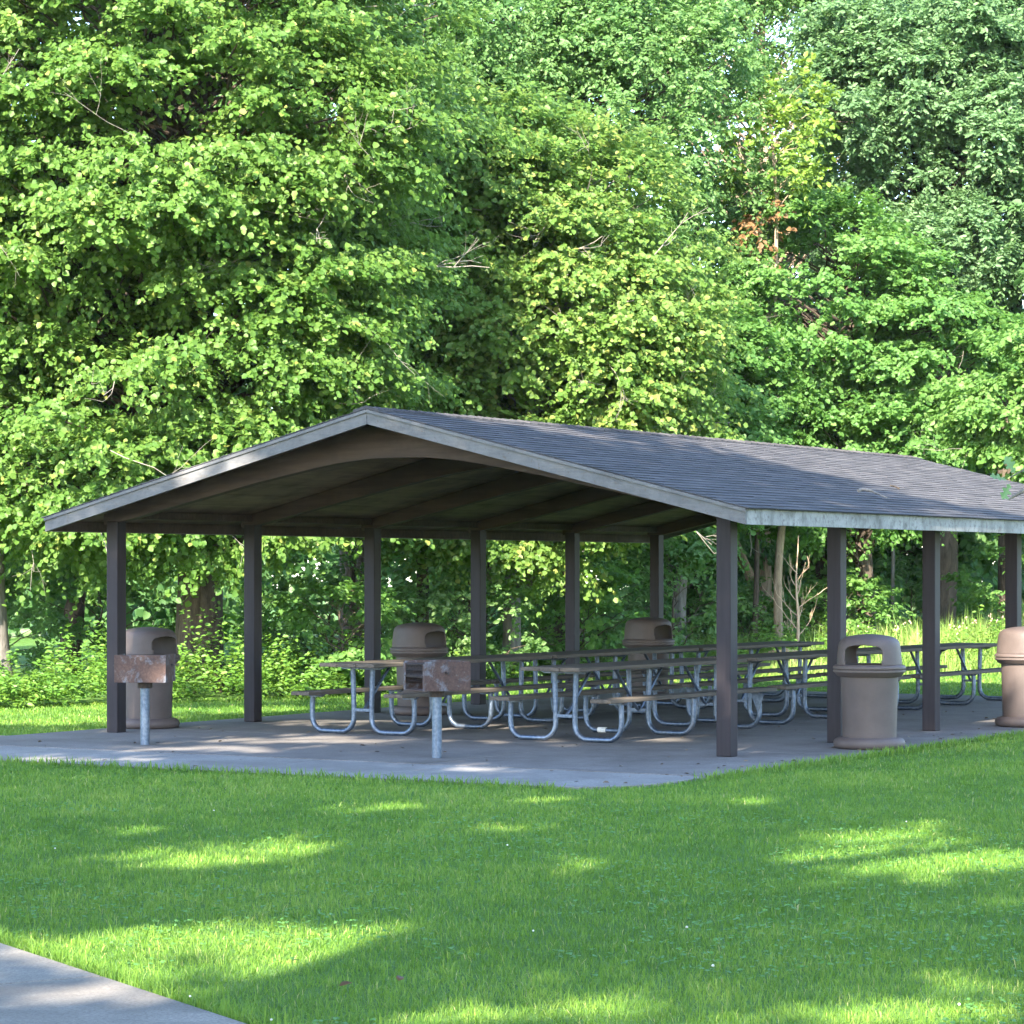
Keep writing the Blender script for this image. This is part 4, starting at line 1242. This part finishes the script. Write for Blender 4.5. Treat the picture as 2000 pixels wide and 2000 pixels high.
def shade_trees():
    spots = [(-13,28,12.5),(-8.5,28,13),(-4.5,28,18),(-0.5,26,20),(-12.5,19,12.5),(-8,19,13),(-4,19,15),(0,18,17),(-8.5,10.5,12.5),(-4.5,10.5,13),(-0.5,10.5,13)]
    names = ['broad shade tree behind the camera, far left and nearest the pavilion','broad shade tree behind the camera, second from the left in the front line','broad shade tree behind the camera, third in the front line','broad shade tree behind the camera, fourth in the front line',
             'broad shade tree behind the camera, far left in the back line','broad shade tree behind the camera, second in the back line','broad shade tree behind the camera, third in the back line','broad shade tree behind the camera, fourth in the back line','broad shade tree behind the camera, left end of the rearmost line','broad shade tree behind the camera, middle of the rearmost line','broad shade tree behind the camera, right end of the rearmost line']
    for i, ((v, s, h), lab) in enumerate(zip(spots, names)):
        rng = np.random.default_rng(300+i)
        c = LH*(s - h/TE) + LN*v
        root = empty('shade_tree', (float(c[0]), float(c[1]), -0.03)); tag(root, lab, 'tree', 'shade trees outside the view')
        n = 5200
        u = unit(rng.normal(0, 1, (n,3)))*(rng.random(n)**0.4)[:,None]
        Pw = np.array([c[0], c[1], h]) + u*np.array([4.6, 4.6, 4.6])
        # leaves dropped so the crown lets sun through onto the chosen patches
        keep = shade_ok(Pw, rng)
        Pw = Pw[keep]; q = len(Pw)
        Pl = Pw - np.array([c[0], c[1], -0.03])
        A = rng.normal(0, 1, (q,3)); N = np.array([0,0,0.8]) + rng.normal(0, 0.6, (q,3)) - np.array([LH[0], LH[1], -0.6])*0.5
        L = rng.uniform(0.2, 0.34, q)
        leaves('crown', Pl, A, N, L, L*0.8, np.clip(rng.normal(0.5, 0.15, q), 0, 1), MAT['linden'], root)
        mb = MB()
        mb.tube(smooth_path(straight(h+2, (0.2,0.1), 0.12, 300+i), 3), [0.3*(1-0.7*k/18) for k in range(19)], 10)
        for k in range(16):
            p = Pl[int(rng.integers(0, q))]
            z = max(3.0, p[2]-1.5-0.4*math.hypot(p[0], p[1]))
            mb.tube(bent((0.05,0.05,min(z, h)), p, rng, 5), [0.09*(1-0.8*k_/5) for k_ in range(6)], 6, caps=False)
        mb.build('trunk', MAT['bark'], root, smooth=True)
shade_trees()

# oak beside the lawn whose low branch reaches into the right border of the view
def near_oak():
    bx, by = 8.2, 17.2
    root = empty('oak_tree', (bx, by, -0.03)); tag(root, 'oak outside the right border whose low twig of lobed leaves hangs before the roof', 'tree')
    rng = np.random.default_rng(77)
    tip = np.array([3.27-bx, 18.0-by, 2.36])
    mb = MB()
    mb.tube(smooth_path(straight(8, (0.2,0), 0.1, 77), 3), [0.28*(1-0.6*k/18) for k in range(19)], 12)
    br = smooth_path([(0.03,0,3.1),(-1.2,0.25,3.25),(-2.6,0.5,2.95),(-3.9,0.7,2.6),(-4.55,0.78,2.42),tuple(tip - np.array([0,0,0.13]))], 4)
    mb.tube(br, [0.075*(1-0.95*k/(len(br)-1))+0.004 for k in range(len(br))], 8)
    mb.tube([br[-5], br[-5]+Vector((-0.1,0.0,0.1)), Vector(tip)+Vector((0.02,0,0.02))], [0.008,0.006,0.004], 5)
    mb.build('trunk', MAT['bark_grey'], root, smooth=True)
    # lobed leaves
    half = [(0,0),(0.10,0.03),(0.16,0.13),(0.24,0.15),(0.30,0.07),(0.40,0.10),(0.46,0.26),(0.56,0.27),(0.60,0.12),(0.70,0.13),(0.76,0.27),(0.86,0.22),(0.88,0.11),(0.96,0.09),(1.0,0)]
    mb = MB(); 
    pts = [Vector(tip), Vector(tip)+Vector((0.05,0,0.04)), Vector(tip)+Vector((0.02,0,-0.02)), Vector(tip)+Vector((0.12,0,0.0)), Vector(tip)+Vector((0.10,0.02,0.05))]
    pts += [Vector(br[i])+Vector(rng.normal(0,0.05,3)) for i in range(6, len(br)-3) for _ in range(4)]
    pts += [Vector((max(-1.9, rng.normal(0.6,2.0)), rng.normal(0,2.0), rng.uniform(4.5, 10))) for _ in range(900)]
    for i, p in enumerate(pts):
        if i < 5: d = [Vector((-0.75,-0.15,0.15)),Vector((-0.5,-0.2,0.8)),Vector((-0.45,-0.2,-0.8)),Vector((0.2,-0.2,0.8)),Vector((0.6,-0.2,0.45))][i]
        else: d = Vector(rng.normal(0,1,3))
        d.normalize(); L = rng.uniform(0.10, 0.14) if i < 40 else rng.uniform(0.2, 0.34)
        nn = Vector((0.1,-0.8,0.5)) + Vector(rng.normal(0, 0.3, 3)); s = d.cross(nn).normalized(); nn = s.cross(d)
        for sg in (1, -1):
            vs = [p + d*(a*L) + s*(sg*b*L*1.15) + nn*(abs(b)*L*0.25) for a, b in half]
            f = tuple(range(len(vs))) if sg > 0 else tuple(range(len(vs)-1, -1, -1))
            mb.add(vs, [f], float(np.clip(rng.normal(0.95 if i < 5 else 0.5, 0.1), 0, 1)))
    mb.build('crown', MAT['oak'], root, tints=True)
near_oak()

def haze():
    mb = MB(); mb.box(-70, 70, -45, 130, -1.03, 30.0)
    m, nt, out = newmat('pale_air')
    v = nt.nodes.new('ShaderNodeVolumePrincipled')
    v.inputs['Color'].default_value = (0.80, 0.90, 1.0, 1); v.inputs['Density'].default_value = 0.0001
    v.inputs['Anisotropy'].default_value = 0.0
    nt.links.new(v.outputs[0], out.inputs['Volume'])
    tag(mb.build('haze', m), 'faint pale morning air between the trees', 'haze', kind='stuff')
haze()
